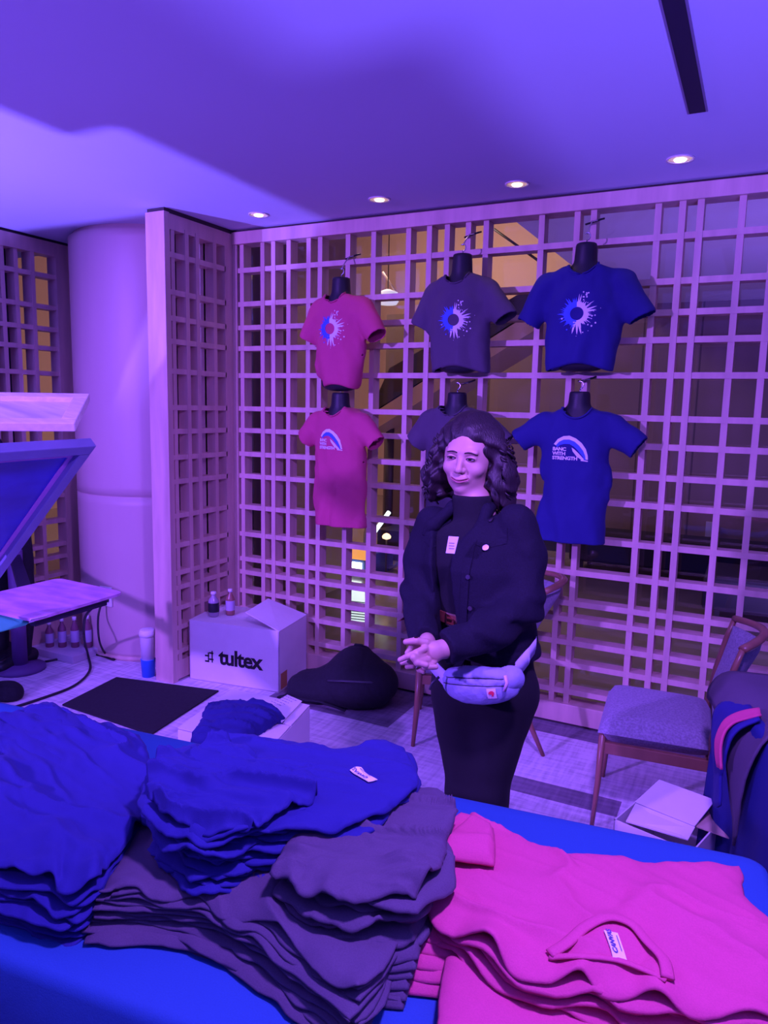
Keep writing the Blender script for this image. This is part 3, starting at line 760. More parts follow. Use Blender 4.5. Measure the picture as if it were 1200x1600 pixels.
# upper screen seen almost edge on
c2 = dep(141, 627, 2.75)
q1 = dep(-70, 624, 2.65); q2 = dep(108, 674, 2.45)
root2, P2, n2 = frame_between(c2, q1-c2, q2-c2, .60, .34, .03, .05, 'wooden_printing_screen', WFRAME, 'pale wooden printing screen above the blue one, seen nearly edge on')
mb = MB(); mb.hexa([P2(.045, .045, .006), P2(.56, .045, .006), P2(.56, .30, .006), P2(.045, .30, .006), P2(.045, .045, .012), P2(.56, .045, .012), P2(.56, .30, .012), P2(.045, .30, .012)])
mb.build('mesh', mat('pale_screen_mesh', (.70, .66, .78), .5, noise=.25, nscale=20, stretch=(.1, 1, 1)), root2)
# platen
PZ = .80
q = [at(-60, 945, 'z', PZ), at(50, 968, 'z', PZ), at(193, 925, 'z', PZ), at(90, 903, 'z', PZ)]
q = [at(-70, 940, 'z', PZ), at(50, 968, 'z', PZ), at(194, 925, 'z', PZ), at(92, 903, 'z', PZ)]
root = empty('printing_press', (q[0].x, q[0].y, 0)); tag(root, 'screen printing press with a pink smeared platen board at far left', 'printing press')
PLAT = mat('ink_smeared_board', (.62, .30, .62), .55, noise=.3, nscale=5, stretch=(1, 3, 1))
mb = MB(); up = Vector((0, 0, .012))
loop = [q[0], q[1], q[2], q[3]]
rounded = []
for i in range(4):
    p, a_, b_ = loop[i], loop[i-1], loop[(i+1) % 4]; r_ = .045
    s0 = p+(a_-p).normalized()*r_; s1 = p+(b_-p).normalized()*r_
    for k in range(6):
        t = k/5; rounded.append(s0*(1-t)**2+p*2*t*(1-t)+s1*t*t)
vs = [p-up for p in rounded]+[p.copy() for p in rounded]; N = len(rounded)
fs = [tuple(range(N))[::-1], tuple(range(N, 2*N))]+[(i, (i+1) % N, N+(i+1) % N, N+i) for i in range(N)]
MB().add(vs, fs).build('platen', PLAT, root)
mid = (q[1]+q[2])/2; cc = sum((p for p in q), Vector())/4
d1 = (q[2]-q[1]).normalized(); d2 = Vector((-d1.y, d1.x, 0))
mb = MB(); s0 = cc-d2*.02; far = cc-Vector((1.1, .1, 0))
def beam(mb, a_, b_, w_, z0, z1):
    a_, b_ = Vector(a_), Vector(b_); t = (b_-a_).normalized(); s = Vector((-t.y, t.x, 0))*w_
    A_ = [a_-s, b_-s, b_+s, a_+s]; return mb.hexa([Vector((p.x, p.y, z0)) for p in A_]+[Vector((p.x, p.y, z1)) for p in A_])
beam(mb, q[1].lerp(q[2], .85)-d2*-.05, q[1].lerp(q[2], .1)+d2*.06, .018, PZ-.05, PZ-.013)
mb.build('platen_arm', mat('dark_steel', (.05, .04, .09), .4, metal=.6), root)
pp = at(28, 1050, 'z', 0); pp = at(32, 1046, 'z', .0)
MB().tube([(pp.x, pp.y, 0), (pp.x, pp.y, .77)], .045, 16).lathe([(.05, 0), (.15, 0), (.15, .02), (.05, .04)], (pp.x, pp.y, 0), 24).build('pedestal', mat('violet_steel', (.16, .08, .25), .5), root)
mb = MB(); beam(mb, (pp.x, pp.y, 0), (cc.x-.1, cc.y, 0), .03, PZ-.09, PZ-.05); mb.build('cross_arm', MATS['dark_steel'], root)
# green cloth below the platen's near edge
q_ = [at(0, 957, 'z', PZ-.02), at(45, 972, 'z', PZ-.02), at(40, 976, 'z', PZ-.03), at(-20, 992, 'z', PZ-.045)]
o = slab(MB(), *q_, .003).build('green_cloth', mat('green_cloth', (.05, .45, .30), .8)); tag(o, 'green rag under the near edge of the platen', 'cloth')
pt = [at(48, 968, 'z', PZ+.001), at(74, 962, 'z', PZ+.001), at(68, 968, 'z', PZ-.035), at(44, 974, 'z', PZ-.03)]
o = slab(MB(), *pt, .002).build('masking_tape', PAPER); o.name = 'crumpled_tape'; tag(o, 'crumpled white tape stuck on the near corner of the platen', 'tape')

# helper in dark clothes behind the press
def helper():
    b = at(26, 1036, 'z', 0)
    root = empty('person', b, 0); tag(root, 'person in black clothes behind the printing press, only legs and hip in view', 'person')
    ox, oy = b.x-.06, b.y
    def f(P):
        d = chain(P, [(ox-.10, oy, .09), (ox-.10, oy+.01, .48), (ox-.11, oy+.03, .88)], [.058, .072, .10])
        d = smin(d, chain(P, [(ox+.12, oy, .09), (ox+.13, oy+.02, .48), (ox+.06, oy+.03, .88)], [.058, .072, .10]), .03)
        d = smin(d, ell(P, (ox-.03, oy+.03, .98), (.19, .15, .16)), .05)
        d = smin(d, ell(P, (ox-.12, oy-.0, 1.18), (.19, .15, .26)), .06)
        return d+.006*wob(P[0]*12, P[2]*18+P[1]*9, 3)
    sdf_obj('trousers', f, (ox-.4, oy-.25, .04), (ox+.35, oy+.3, 1.5), .014, BLACKFAB, root, it=2)
    def g(P):
        d = ell(P, (ox-.24, oy-.03, 1.38), (.21, .15, .16))
        d = smin(d, chain(P, [(ox-.08, oy, 1.40), (ox+.05, oy-.10, 1.2), (ox-.15, oy-.35, 1.12)], [.07, .055, .045]), .05)
        return d
    sdf_obj('hoodie', g, (ox-.55, oy-.5, .95), (ox+.25, oy+.3, 1.6), .014, BLACKFAB, root, it=2)
    def hd(P):
        d = ell(P, (ox-.42, oy-.08, 1.60), (.08, .095, .12)); return smin(d, cap(P, (ox-.34, oy-.04, 1.42), (ox-.40, oy-.07, 1.52), .055), .03)
    sdf_obj('body', hd, (ox-.6, oy-.3, 1.3), (ox-.2, oy+.2, 1.8), .01, mat('skin', (.56, .34, .28), .5), root, it=1)
    for s, nm in ((-.10, 0), (.12, 1)):
        def sh(P, s=s):
            d = chain(P, [(ox+s, oy+.06, .05), (ox+s+.02, oy-.06, .045), (ox+s+.03, oy-.17, .032)], [.05, .045, .036], .03)
            return smax(d, .001-P[2], .006)
        sdf_obj('shoe', sh, (ox+s-.12, oy-.26, -.01), (ox+s+.14, oy+.16, .12), .008, BLACKPL, root, it=1)
helper()
# second dark bag near the left edge
c = at(12, 1090, 'z', 0)
def fb(P):
    return smax(ell(P, (c.x, c.y, .03), (.10, .08, .07))+.006*wob(P[0]*30, P[1]*30, 8), .001-P[2], .005)
o = sdf_obj('cloth_bundle', fb, (c.x-.16, c.y-.14, -.01), (c.x+.16, c.y+.14, .13), .008, BLACKFAB, None, it=2); tag(o, 'small dark bundle on the carpet at the far left edge', 'bundle')
# ------------------------------------------------------------------ t-shirts on hanging torso forms
def splash_art(s):
    """eclipse ring: left half blue, right half white, with paint splashes"""
    r = random.Random(11); out = []
    def arc(a0, a1, r0, r1, mi, n=16):
        o = [(math.cos(a0+(a1-a0)*i/n), math.sin(a0+(a1-a0)*i/n)) for i in range(n+1)]
        return ([(x*r1*s, y*r1*s*1.15) for x, y in o]+[(x*r0*s, y*r0*s*1.15) for x, y in reversed(o)], mi)
    for k in range(4):
        a = PI/2+k*PI/4; out.append(arc(a, a+PI/4, .42, .80, 1, 6))
        a = -PI/2+k*PI/4; out.append(arc(a, a+PI/4, .44, .72+.06*(k % 2), 0, 6))
    def spike(a, r0, r1, wd, mi):
        c, n = (math.cos(a), math.sin(a)), (-math.sin(a), math.cos(a))
        p = lambda rr, q: ((c[0]*rr+n[0]*q)*s, (c[1]*rr+n[1]*q)*s*1.15)
        return ([p(r0, -wd), p(r1*.85, -wd*.45), p(r1, 0), p(r1*.85, wd*.45), p(r0, wd)], mi)
    for k in range(26): out.append(spike(PI/2+PI*(k+r.random())/26, .74, r.uniform(.85, 1.25), r.uniform(.03, .07), 1))
    for k in range(20): out.append(spike(-PI/2+PI*(k+r.random())/20, .66, r.uniform(.85, 1.35), r.uniform(.03, .08), 0))
    for a in (-1.75, -1.5, -1.3): out.append(spike(a, .55, r.uniform(1.35, 1.6), .10, 0))
    for k in range(26):
        a = r.uniform(-PI*.95, PI*.5) if k % 3 else r.uniform(.6, 1.3); rr = r.uniform(.95, 1.5); q = r.uniform(.02, .06)
        cx, cy = math.cos(a)*rr, math.sin(a)*rr*1.15
        out.append(([((cx+q*math.cos(t))*s, (cy+q*math.sin(t)*1.3)*s) for t in [i*PI/3 for i in range(6)]], 0 if math.cos(a) > -.1 or k % 4 == 0 else 1))
    return [([(x*1.25, y) for x, y in p_], m_) for p_, m_ in out]
def wave_art(s):
    """breaking wave over three stacked words"""
    out = []
    up = [(-.92, .30), (-.70, .62), (-.38, .82), (-.05, .86), (.30, .70), (.62, .42), (.86, .05), (.98, -.35), (1.0, -.62)]
    lo = [(-.80, .22), (-.62, .45), (-.36, .60), (-.05, .62), (.24, .50), (.50, .25), (.72, -.05), (.84, -.35), (.88, -.60)]
    for i in range(8): out.append(([(x*s, y*s) for x, y in (lo[i], lo[i+1], up[i+1], up[i])], 0))
    l2 = [(-.70, .12), (-.55, .26), (-.30, .34), (-.02, .34), (.20, .20), (.40, .0), (.60, -.26), (.74, -.45), (.82, -.64)]
    for i in range(8): out.append(([(x*s, y*s) for x, y in (l2[i], l2[i+1], lo[i+1], lo[i])], 1))
    cr = [(.10, .12), (.24, .02), (.48, -.22), (.80, -.60), (.70, -.66), (.40, -.45), (.16, -.12)]
    out.append(([(x*s, y*s) for x, y in cr], 0))
    tx = .30*s
    for i, tw in enumerate(('BANC', 'WITH', 'STRENGTH')):
        out += text_polys(tw, tx, -.98*s, (-.10-.285*i)*s, bold=.012*s, spacing=.92)
    out.append(([(x*s, y*s) for x, y in ((.62, -.62), (1.0, -.68), (1.0, -.74), (.62, -.70))], 0))
    return [([(x*1.14, y) for x, y in p_], m_) for p_, m_ in out]
FORM = mat('black_torso_form', (.012, .012, .022), .5, bump=.1, bscale=60)
def tshirt(px, py, sw, hem_z, M, art, label, flabel, hooklen=.06, yaw=0.0, gather=0.0, sl=(.10, .17, .0), sr=(.10, .17, .0),
           sarm=.062, wb=.195, ybase=-.125, artpx=(0, 0, .08), tuck='flat', seed=1, neck=None):
    """px,py: base of the neck in the photo; sw half shoulder width; sl/sr: sleeve (out, down, forward)"""
    c = at(px, py, 'y', ybase)
    zn = c.z; L = zn-hem_z
    T = Matrix.Translation((c.x, ybase, 0)) @ Matrix.Rotation(yaw, 4, 'Z')
    dp = .085; nr = .073
    sh = zn-.055
    eL = (-sw-sl[0], sl[2], sh-sl[1]); eR = (sw+sr[0], sr[2], sh-sr[1])
    aL = (-sw+.045, 0, sh-.045); aR = (sw-.045, 0, sh-.045)
    def nrm_(a, b):
        v = np.array(b)-np.array(a); return v/np.linalg.norm(v)
    nL, nR = nrm_(aL, eL), nrm_(aR, eR)
    def f(P):
        x, y, z = P; q = np.clip((zn-z)/L, 0, 1)
        # torso: half width from shoulder to hem, half depth
        w_ = wb*(1-.06*np.sin(PI*np.clip(q, 0, 1)))*(1-gather*np.clip((q-.72)/.28, 0, 1)**1.6)
        d_ = dp*(1-.25*gather*np.clip((q-.6)/.4, 0, 1))*(1+.10*np.exp(-((q-.3)/.15)**2))
        k = np.sqrt((x/w_)**2+(y/d_)**2); d = (k-1)*np.minimum(w_, d_)*1.0
        # slope of the shoulders
        shz = zn-.008-.30*np.clip(np.abs(x)-.055, 0, 1)-.35*np.clip(np.abs(x)-.15, 0, 1)
        d = smax(d, (z-shz)*.9, .035)
        for a, e, n in ((aL, eL, nL), (aR, eR, nR)):
            s = cap((P[0], P[1]*1.15, P[2]), (a[0], a[1], a[2]), (e[0], e[1]*1.15, e[2]), sarm*1.02, sarm)
            s = smax(s, (x-e[0])*n[0]+(y-e[1])*n[1]+(z-e[2])*n[2], .004)
            d = smin(d, s, .035)
        # neckline ring and folds
        fold = np.clip((q-.25)/.75, 0, 1)
        d = d+.0075*fold*np.sin(x*46+2*np.sin(z*6+seed)+seed)*(1-.4*np.cos(x*19+seed))
        d = d+.0065*wob(x*18+z*6, z*11-x*9+y*8, seed)+.003*wob(x*40, z*26+y*20, seed+9)
        # diagonal drag lines from the shoulders
        d = d+.003*np.sin((np.abs(x)*34+z*40))*np.exp(-((q-.25)/.12)**2)
        bot = hem_z+(.0 if not gather else .02*np.cos(x*16))
        return smax(d, bot-z, .012 if gather else .003)
    def drop(c_, n_):
        if gather: o = np.zeros(len(c_), bool)
        else: o = (n_[:, 2] < -.8) & (c_[:, 2] < hem_z+.012)
        for e, n in ((eL, nL), (eR, nR)):
            o |= (np.abs((c_-np.array(e))@n) < .008) & ((n_@n) > .75)
        o |= ((c_[:, 0]/nr)**2+((c_[:, 2]-zn-.012)/(nr*.98))**2 < 1) & (c_[:, 1] < .005)
        return o
    hx = max(-eL[0], eR[0])+.09
    name = 't_shirt'
    ob = sdf_obj(name, f, (-hx, -.26, hem_z-.03), (hx, .26, zn+.04), .0065, M, None, it=2, drop=drop, T=T, solid=.003)
    tag(ob, label, 't-shirt', 't-shirts shown on the lattice')
    ob['category'] = 't-shirt'
    # the torso form: neck, shoulders, hook
    root = empty('torso_form', (c.x, ybase, zn)); tag(root, flabel, 'torso form', 'black hanging torso forms')
    nz = zn+(neck or .075)
    def g(P):
        x, y, z = P
        d = cap((x, y*1.0, z), (0, 0, zn-.10), (0, .0, nz), .062, .050)
        d = smax(d, z-nz, .006)
        d = smin(d, ell(P, (0, .0, zn-.10), (sw*.62, .072, .105)), .02)
        return d
    sdf_obj('torso', g, (-sw, -.10, zn-.22), (sw, .10, nz+.03), .007, FORM, root, it=2, T=T)
    o3 = Vector((c.x, ybase, 0))
    pts = [o3+Vector((0, 0, nz-.01)), o3+Vector((0, 0, nz+.015))]
    for k in range(9):
        a = -PI/2+k*PI*1.25/8
        pts.append(o3+Vector((.016*math.cos(a)-.0, 0, nz+.015+.018+.018*math.sin(a))))
    MB().tube(pts, .003, 6).build('hook', CHROME, root)
    # chain link and tie to the rail
    zt = nz+hooklen
    tie = [o3+Vector((0, 0, nz+.045)), o3+Vector((.004, .03, (nz+zt)/2+.02)), o3+Vector((.0, .085, zt)), o3+Vector((.028, .088, zt+.004))]
    MB().tube(tie, .0035, 6).build('link', CHROME, root)
    MB().tube([o3+Vector((-.035, .118-.012, zt-.006)), o3+Vector((0, .100, zt)), o3+Vector((.04, .106, zt+.012)), o3+Vector((.05, .13, zt+.02))], .005, 6).build('cable_tie', BLACKPL, root)
    if gather or tuck == 'dark':
        def b_(P):
            d = ell(P, (0, .0, hem_z+.03), (wb*.72, .06, .05)); return smax(d, -(P[2]-hem_z+.016), .006)
        sdf_obj('torso_base', b_, (-.2, -.1, hem_z-.04), (.2, .1, hem_z+.10), .008, FORM, root, it=1, T=T)
    # ribbed collar round the neck opening
    tr_ = bvh(ob); R3_ = T.to_3x3(); N_ = R3_ @ Vector((0, -1, 0)); cp = []
    for k in range(15):
        a = PI*(1.10+.80*k/14); lx, lz = nr*1.02*math.cos(a), nr*1.0*math.sin(a)+zn+.012
        if lz > zn+.01: lz = zn+.01
        p = T @ Vector((lx, 0, lz)); hit = tr_.ray_cast(p+N_*.4, -N_, .8)[0]
        if hit is None: hit = p+N_*.05
        cp.append(hit+N_*.002)
    MB().tube(cp, .0085, 8, flat=.5).build('collar', M, ob)
    # art
    if art:
        tree = bvh(ob); ap = at(artpx[0], artpx[1], 'y', ybase-.08)
        R3 = T.to_3x3(); U = R3 @ Vector((1, 0, 0)); N = R3 @ Vector((0, -1, 0))
        pol = splash_art(artpx[2]) if art == 'splash' else wave_art(artpx[2])
        decal('printed_emblem', pol, tree, ap, U, (0, 0, 1), N, .0022, [WHITEINK, BLUEINK], ob, .3, sub=.02)
    return ob
hz = lambda px, py: at(px, py, 'y', -.125).z
tshirt(533, 458, .205, hz(525, 607), RED, 'splash', 'red t-shirt with a blue and white splash ring print, top row left', 'black torso form inside the upper red shirt',
       yaw=math.radians(-8), gather=.42, sl=(.030, .205, -.02), sr=(.075, .20, -.03), wb=.185, artpx=(517, 514, .062), seed=1, hooklen=.13, neck=.085)
tshirt(722, 428, .200, hz(715, 579), GREY, 'splash', 'slate grey t-shirt with a blue and white splash ring print, top row middle', 'black torso form inside the upper grey shirt',
       yaw=math.radians(-3), gather=.10, sl=(.035, .21, 0), sr=(.060, .19, -.02), wb=.178, artpx=(709, 500, .060), seed=2, hooklen=.115, tuck='dark', neck=.10)
tshirt(915, 412, .232, hz(905, 576), BLUE, 'splash', 'royal blue t-shirt with a blue and white splash ring print, top row right', 'black torso form inside the upper blue shirt',
       yaw=math.radians(0), gather=.18, sl=(.040, .225, 0), sr=(.050, .21, 0), wb=.195, artpx=(901, 490, .062), seed=3, hooklen=.12, tuck='dark', neck=.095)
tshirt(532, 634, .205, hz(525, 820), RED, 'wave', 'red t-shirt with a small wave logo and words, bottom row left', 'black torso form inside the lower red shirt',
       yaw=math.radians(-6), sl=(.055, .15, 0), sr=(.070, .16, -.02), wb=.182, artpx=(517, 688, .076), seed=4, hooklen=.05, neck=.075)
tshirt(714, 632, .205, hz(712, 835), GREY, None, 'slate grey t-shirt, bottom row middle, mostly hidden behind the woman', 'black torso form inside the lower grey shirt',
       yaw=math.radians(-3), sl=(.045, .16, 0), sr=(.075, .15, 0), wb=.180, seed=5, hooklen=.05, neck=.065)
tshirt(905, 634, .215, hz(893, 846), BLUE, 'wave', 'royal blue t-shirt with a small wave logo and words, bottom row right', 'black torso form inside the lower blue shirt',
       yaw=math.radians(2), sl=(.085, .135, 0), sr=(.085, .14, 0), wb=.180, artpx=(891, 702, .078), seed=6, hooklen=.06, neck=.07)
# ------------------------------------------------------------------ the woman behind the table
WD = 2.35
def W(px, py, dd=0.0): return np.array(dep(px, py, WD+dd))
def woman():
    foot = W(742, 1200); base = Vector((foot[0], foot[1]+.02, 0))
    root = empty('person', base, 0)
    tag(root, 'woman with dark curly hair and a black jacket, hands clasped, behind the sales table', 'person')
    SKIN = mat('skin', (.56, .34, .28), .5)
    fwd = np.array([-.143, -.990, 0.0]); lft = np.array([.990, -.143, 0.0])        # where her body faces, her left side
    up = np.array([0, 0, 1.0])
    Rb = [lft, -fwd, up]
    # ---------------- head
    HC = W(733, 712, .02)                                                    # skull centre
    ya = math.radians(-26); tr_ = np.array([.451, -.893, 0]); rr_ = np.array([.893, .451, 0])
    hf = math.cos(math.radians(24))*tr_-math.sin(math.radians(24))*rr_       # face direction (horizontal)
    hf = hf+np.array([0, 0, -.10]); hf /= np.linalg.norm(hf)
    hu = np.array([0, 0, 1.0])+rr_*.07; hu -= hf*(hu@hf); hu /= np.linalg.norm(hu)
    hl = np.cross(hu, hf); hl /= np.linalg.norm(hl)                          # her left = image right
    if hl@rr_ < 0: hl = -hl
    def hp(l, f, u): return HC+hl*l+hf*f+hu*u                                # head frame point
    HR = [hl, -hf, hu]
    # head frame: chin near u=-.112, crown u=.115, face front f=.09
    def headsdf(P):
        x = (P[0]-HC[0])*hl[0]+(P[1]-HC[1])*hl[1]+(P[2]-HC[2])*hl[2]
        y = (P[0]-HC[0])*hf[0]+(P[1]-HC[1])*hf[1]+(P[2]-HC[2])*hf[2]
        z = (P[0]-HC[0])*hu[0]+(P[1]-HC[1])*hu[1]+(P[2]-HC[2])*hu[2]
        Q = (x, y, z); ax = np.abs(x); QS = (ax, y, z)
        d = ell(Q, (0, -.012, .030), (.076, .092, .088))                     # skull
        d = smin(d, ell(Q, (0, .022, -.022), (.069, .064, .080)), .03)       # face mass
        d = smin(d, ell(Q, (0, .036, -.078), (.043, .042, .034)), .03)       # jaw
        d = smin(d, ell(Q, (0, .060, -.098), (.020, .020, .015)), .018)      # chin
        d = smin(d, ell(QS, (.038, .056, -.032), (.027, .024, .022)), .014)  # smiling cheeks
        d = smin(d, ell(QS, (.024, .074, .024), (.026, .012, .010)), .014)   # brow ridge
        d = smax(d, -ell(QS, (.031, .094, .004), (.019, .016, .011)), .010)  # eye sockets
        d = smin(d, ell(QS, (.031, .071, .005), (.0165, .013, .0115)), .004) # lids
        d = smin(d, cap(Q, (0, .080, .006), (0, .101, -.030), .0075, .0105), .008)   # nose bridge
        d = smin(d, ell(Q, (0, .100, -.031), (.0115, .0105, .0095)), .005)
        d = smin(d, ell(QS, (.012, .090, -.034), (.0075, .010, .0070)), .004)
        d = smax(d, -ell(QS, (.006, .098, -.0415), (.0032, .005, .0025)), .002)
        d = smin(d, ell(Q, (0, .078, -.060), (.031, .018, .018)), .012)      # muzzle
        # smile: lips as curved lines
        for s in (0,):
            zz = -.0655+.42*np.clip(ax-.004, 0, 1)**1.12
            up_ = np.sqrt(((y-(.0925-ax*ax*16))/.0060)**2+((z-(zz+.0035))/.0034)**2)-1
            lo_ = np.sqrt(((y-(.0915-ax*ax*16))/.0065)**2+((z-(zz-.0042))/.0040)**2)-1
            lip = np.minimum(up_, lo_)*.004+.006*(ax/.028)**4
            lip = np.maximum(lip, ax-.031)
            d = smin(d, lip, .003)
            groove = np.sqrt(((y-(.097-ax*ax*16))/.006)**2+((z-zz)/.0017)**2)-1
            d = smax(d, -np.maximum(groove*.0017, ax-.0265), .0015)
        # nasolabial folds
        fold = np.abs(ax-.020-.012*np.clip((-.035-z)/.03, 0, 1)); d = d+.0026*np.exp(-(fold/.0022)**2)*np.exp(-((z+.050)/.014)**2)*(y > .05)
        # ears
        d = smin(d, ell(QS, (.076, -.012, -.002), (.007, .017, .030)), .006)
        return d
    nb = W(741, 800, .03)
    def bodysdf(P):
        d = headsdf(P)
        d = smin(d, chain(P, [hp(0, -.012, -.06), nb], [.054, .056]), .02)
        # core under the clothes keeps the body one surface down to the hips
        d = smin(d, chain(P, [nb, W(745, 860, .03), W(752, 960, .02), W(755, 1040, .02)], [.06, .085, .08, .085], .05), .04)
        return d
    def lipmask(c):
        q = c-HC; x = q@hl; y = q@hf; z = q@hu; ax = np.abs(x)
        zz = -.0655+.42*np.clip(ax-.004, 0, 1)**1.12
        m_ = (ax < .0315) & (y > .055) & (z > zz-.0088+ax*ax*6) & (z < zz+.0062-ax*ax*4.5)
        nst = (np.hypot(ax-.006, z+.0405) < .0035) & (y > .085)
        return np.where(m_, 1, np.where(nst, 2, 0))
    lo = np.minimum(HC-.13, HC-.13); lo[2] = HC[2]-.16; hi = HC+.13
    LIP = mat('lips', (.42, .15, .17), .4)
    # head at fine resolution, neck and trunk in the same mesh
    hb = sdf_obj('body', bodysdf, (HC[0]-.125, HC[1]-.125, HC[2]-.165), (HC[0]+.13, HC[1]+.125, HC[2]+.13), .0020, [SKIN, LIP, mat('nostril', (.2, .06, .06), .7)], root, it=1, matidx=lipmask)
    hb.name = 'body'
    V2, F2 = nets(bodysdf, (nb[0]-.15, nb[1]-.15, .78), (nb[0]+.18, nb[1]+.15, HC[2]-.160), .012)
    # arms and hands
    SR, ER, WR = W(676, 818, .08), W(651, 930, .07), W(664, 999, -.18)
    SL, EL, WL = W(806, 818, -.07), W(818, 945, -.11), W(694, 1013, -.275)
    hand = W(664, 1018, -.27)
    dpx = lambda px, py, dd: W(px, py, dd)
    fingers = [  # left hand over the right: knuckle, joint, tip
        ([dpx(666, 1004, -.30), dpx(650, 1001, -.31), dpx(634, 1003, -.30)], [.0112, .0100, .0082]),          # thumb
        ([dpx(664, 1013, -.31), dpx(651, 1020, -.325), dpx(638, 1025, -.325), dpx(625, 1031, -.315)], [.0104, .0098, .0088, .0074]),
        ([dpx(660, 1024, -.31), dpx(646, 1027, -.34), dpx(652, 1036, -.34)], [.0102, .0097, .0086]),
        ([dpx(668, 1031, -.31), dpx(652, 1035, -.34), dpx(666, 1039, -.34)], [.0102, .0096, .0084]),
        ([dpx(678, 1034, -.30), dpx(664, 1042, -.32), dpx(681, 1042, -.32)], [.0096, .0090, .0078]),
    ]
    fing2 = [  # right hand below: fingers crossing under
        ([dpx(660, 1008, -.27), dpx(643, 1012, -.29), dpx(636, 1020, -.29)], [.0098, .0088, .0072]),
        ([dpx(660, 1018, -.27), dpx(640, 1033, -.29), dpx(628, 1036, -.28)], [.0095, .0085, .0068]),
        ([dpx(662, 1026, -.27), dpx(645, 1040, -.29), dpx(636, 1042, -.28)], [.0095, .0083, .0068]),
        ([dpx(666, 1032, -.27), dpx(655, 1046, -.28), dpx(662, 1050, -.29)], [.0088, .0078, .0066]),
    ]
    def handsdf(P):
        d = chain(P, [dpx(712, 1012, -.25), dpx(694, 1014, -.275), dpx(672, 1016, -.29)], [.024, .023, .024], .02)
        d = smin(d, ell(P, dpx(676, 1020, -.29), (.026, .020, .030)), .015)
        d2 = chain(P, [dpx(667, 994, -.16), dpx(667, 1004, -.20), dpx(664, 1016, -.255)], [.019, .021, .022], .02)
        d2 = smin(d2, ell(P, dpx(660, 1020, -.262), (.022, .018, .028)), .012)
        for p, r in fing2: d2 = smin(d2, chain(P, p, r, .004), .003)
        for p, r in fingers: d = smin(d, chain(P, p, r, .004), .003)
        return smin(d, d2, .002)
    hl_ = np.minimum(dpx(715, 1012, -.25), dpx(620, 1030, -.34)); hh_ = np.maximum(dpx(715, 1012, -.25), dpx(620, 1030, -.34))
    V3, F3 = nets(handsdf, (hl_[0]-.04, min(hl_[1], dpx(672, 985, -.34)[1])-.03, dpx(660, 1055, -.3)[2]-.015), (hh_[0]+.04, max(hh_[1], dpx(672, 985, -.14)[1])+.03, dpx(672, 985, -.14)[2]+.03), .0024)
    V3 = relax(V3, F3, 1)
    for V_, F_ in ((V2, F2), (V3, F3)):                                       # into the body mesh
        bm = bmesh.new(); bm.from_mesh(hb.data)
        vs = [bm.verts.new(tuple(v)) for v in V_]
        for f in F_:
            try: fc = bm.faces.new([vs[i] for i in f]); fc.smooth = True
            except ValueError: pass
        bm.to_mesh(hb.data); bm.free()
    # ---------------- eyes, brows
    EYW = mat('eye_white', (.38, .32, .34), .3); IRIS = mat('iris', (.02, .012, .012), .15); BROW = mat('brow_hair', (.035, .018, .02), .8)
    for s in (-1, 1):
        e = MB(); c0 = hp(.031*s, .0735, .0035)
        vs = []; n = 10
        pts = []
        for k in range(n+1):
            t = k/n*2-1; pts.append((t, .0028*(1-t*t)**.6, -.0022*(1-t*t)**.6-.0006))
        for t, a, b in pts:
            fz = .0118-.0035*t*t-.0012*t*s
            vs.append(hp(.031*s+.0135*t, .0735+fz, .0035+a)); vs.append(hp(.031*s+.0135*t, .0735+fz, .0035+b))
        fs = [(2*i, 2*i+1, 2*i+3, 2*i+2) for i in range(n)]
        e.add(vs, fs, 0, True); e.build('eye', EYW, root)
        g = MB(); cc = [hp(.031*s-.0015+.0052*math.cos(a), .0735+.0128, .0036+min(.0024, max(-.0026, .0040*math.sin(a)))) for a in [i*PI/8 for i in range(16)]]
        g.add(cc, [tuple(range(16))], 0).build('iris', IRIS, root)
        lash = [hp(.031*s+.0145*t, .0735+.0128-.0035*t*t-.0012*t*s, .0035+.0040*(1-t*t)**.6) for t in [k/10*2-1 for k in range(11)]]
        MB().tube(lash, [.0010+.0013*(1-abs(k/5-1)) for k in range(11)], 6).build('eyelashes', BROW, root)
        low = [hp(.031*s+.0140*t, .0735+.0120-.0035*t*t-.0012*t*s, .0035-.0030*(1-t*t)**.6) for t in [k/10*2-1 for k in range(11)]]
        MB().tube(low, .0006, 5).build('eyelashes', BROW, root)
        tr0 = bvh(hb); br = []
        for k in range(9):
            t = k/8; l = (.012+.038*t)*s; u = .0190+.0060*math.sin(PI*min(1, t*.8+.15))-.002*t*t
            p = Vector(hp(l, .2, u)); h_ = tr0.ray_cast(p, Vector(-hf), .3)[0]
            if h_ is not None: br.append(h_)
        if len(br) > 2: MB().tube(br, [.0012+.0016*(1-abs(k/(len(br)-1)*2-.7)/1.7)**1.2 for k in range(len(br))], 6).build('eyebrow', BROW, root)
    # ---------------- hair: a mass of waves with loose curls
    HAIR = mat('dark_hair', (.016, .008, .012), .5, noise=.3, nscale=60, bump=.5, bscale=260, stretch=(1, 1, .12))
    def hairsdf(P):
        x = (P[0]-HC[0])*hl[0]+(P[1]-HC[1])*hl[1]+(P[2]-HC[2])*hl[2]
        y = (P[0]-HC[0])*hf[0]+(P[1]-HC[1])*hf[1]+(P[2]-HC[2])*hf[2]
        z = (P[0]-HC[0])*hu[0]+(P[1]-HC[1])*hu[1]+(P[2]-HC[2])*hu[2]
        Q = (x, y, z)
        d = ell(Q, (0, -.025, .045), (.092, .100, .093))
        for s, ox in ((-1, .0), (1, .008)):
            d = smin(d, chain(Q, [(.066*s+ox, -.010, .055), (.090*s+ox, -.008, -.01), (.102*s+ox*1.6, -.002, -.075), (.105*s+ox*2.2, .004, -.125)], [.034, .036, .042, .034], .03), .03)
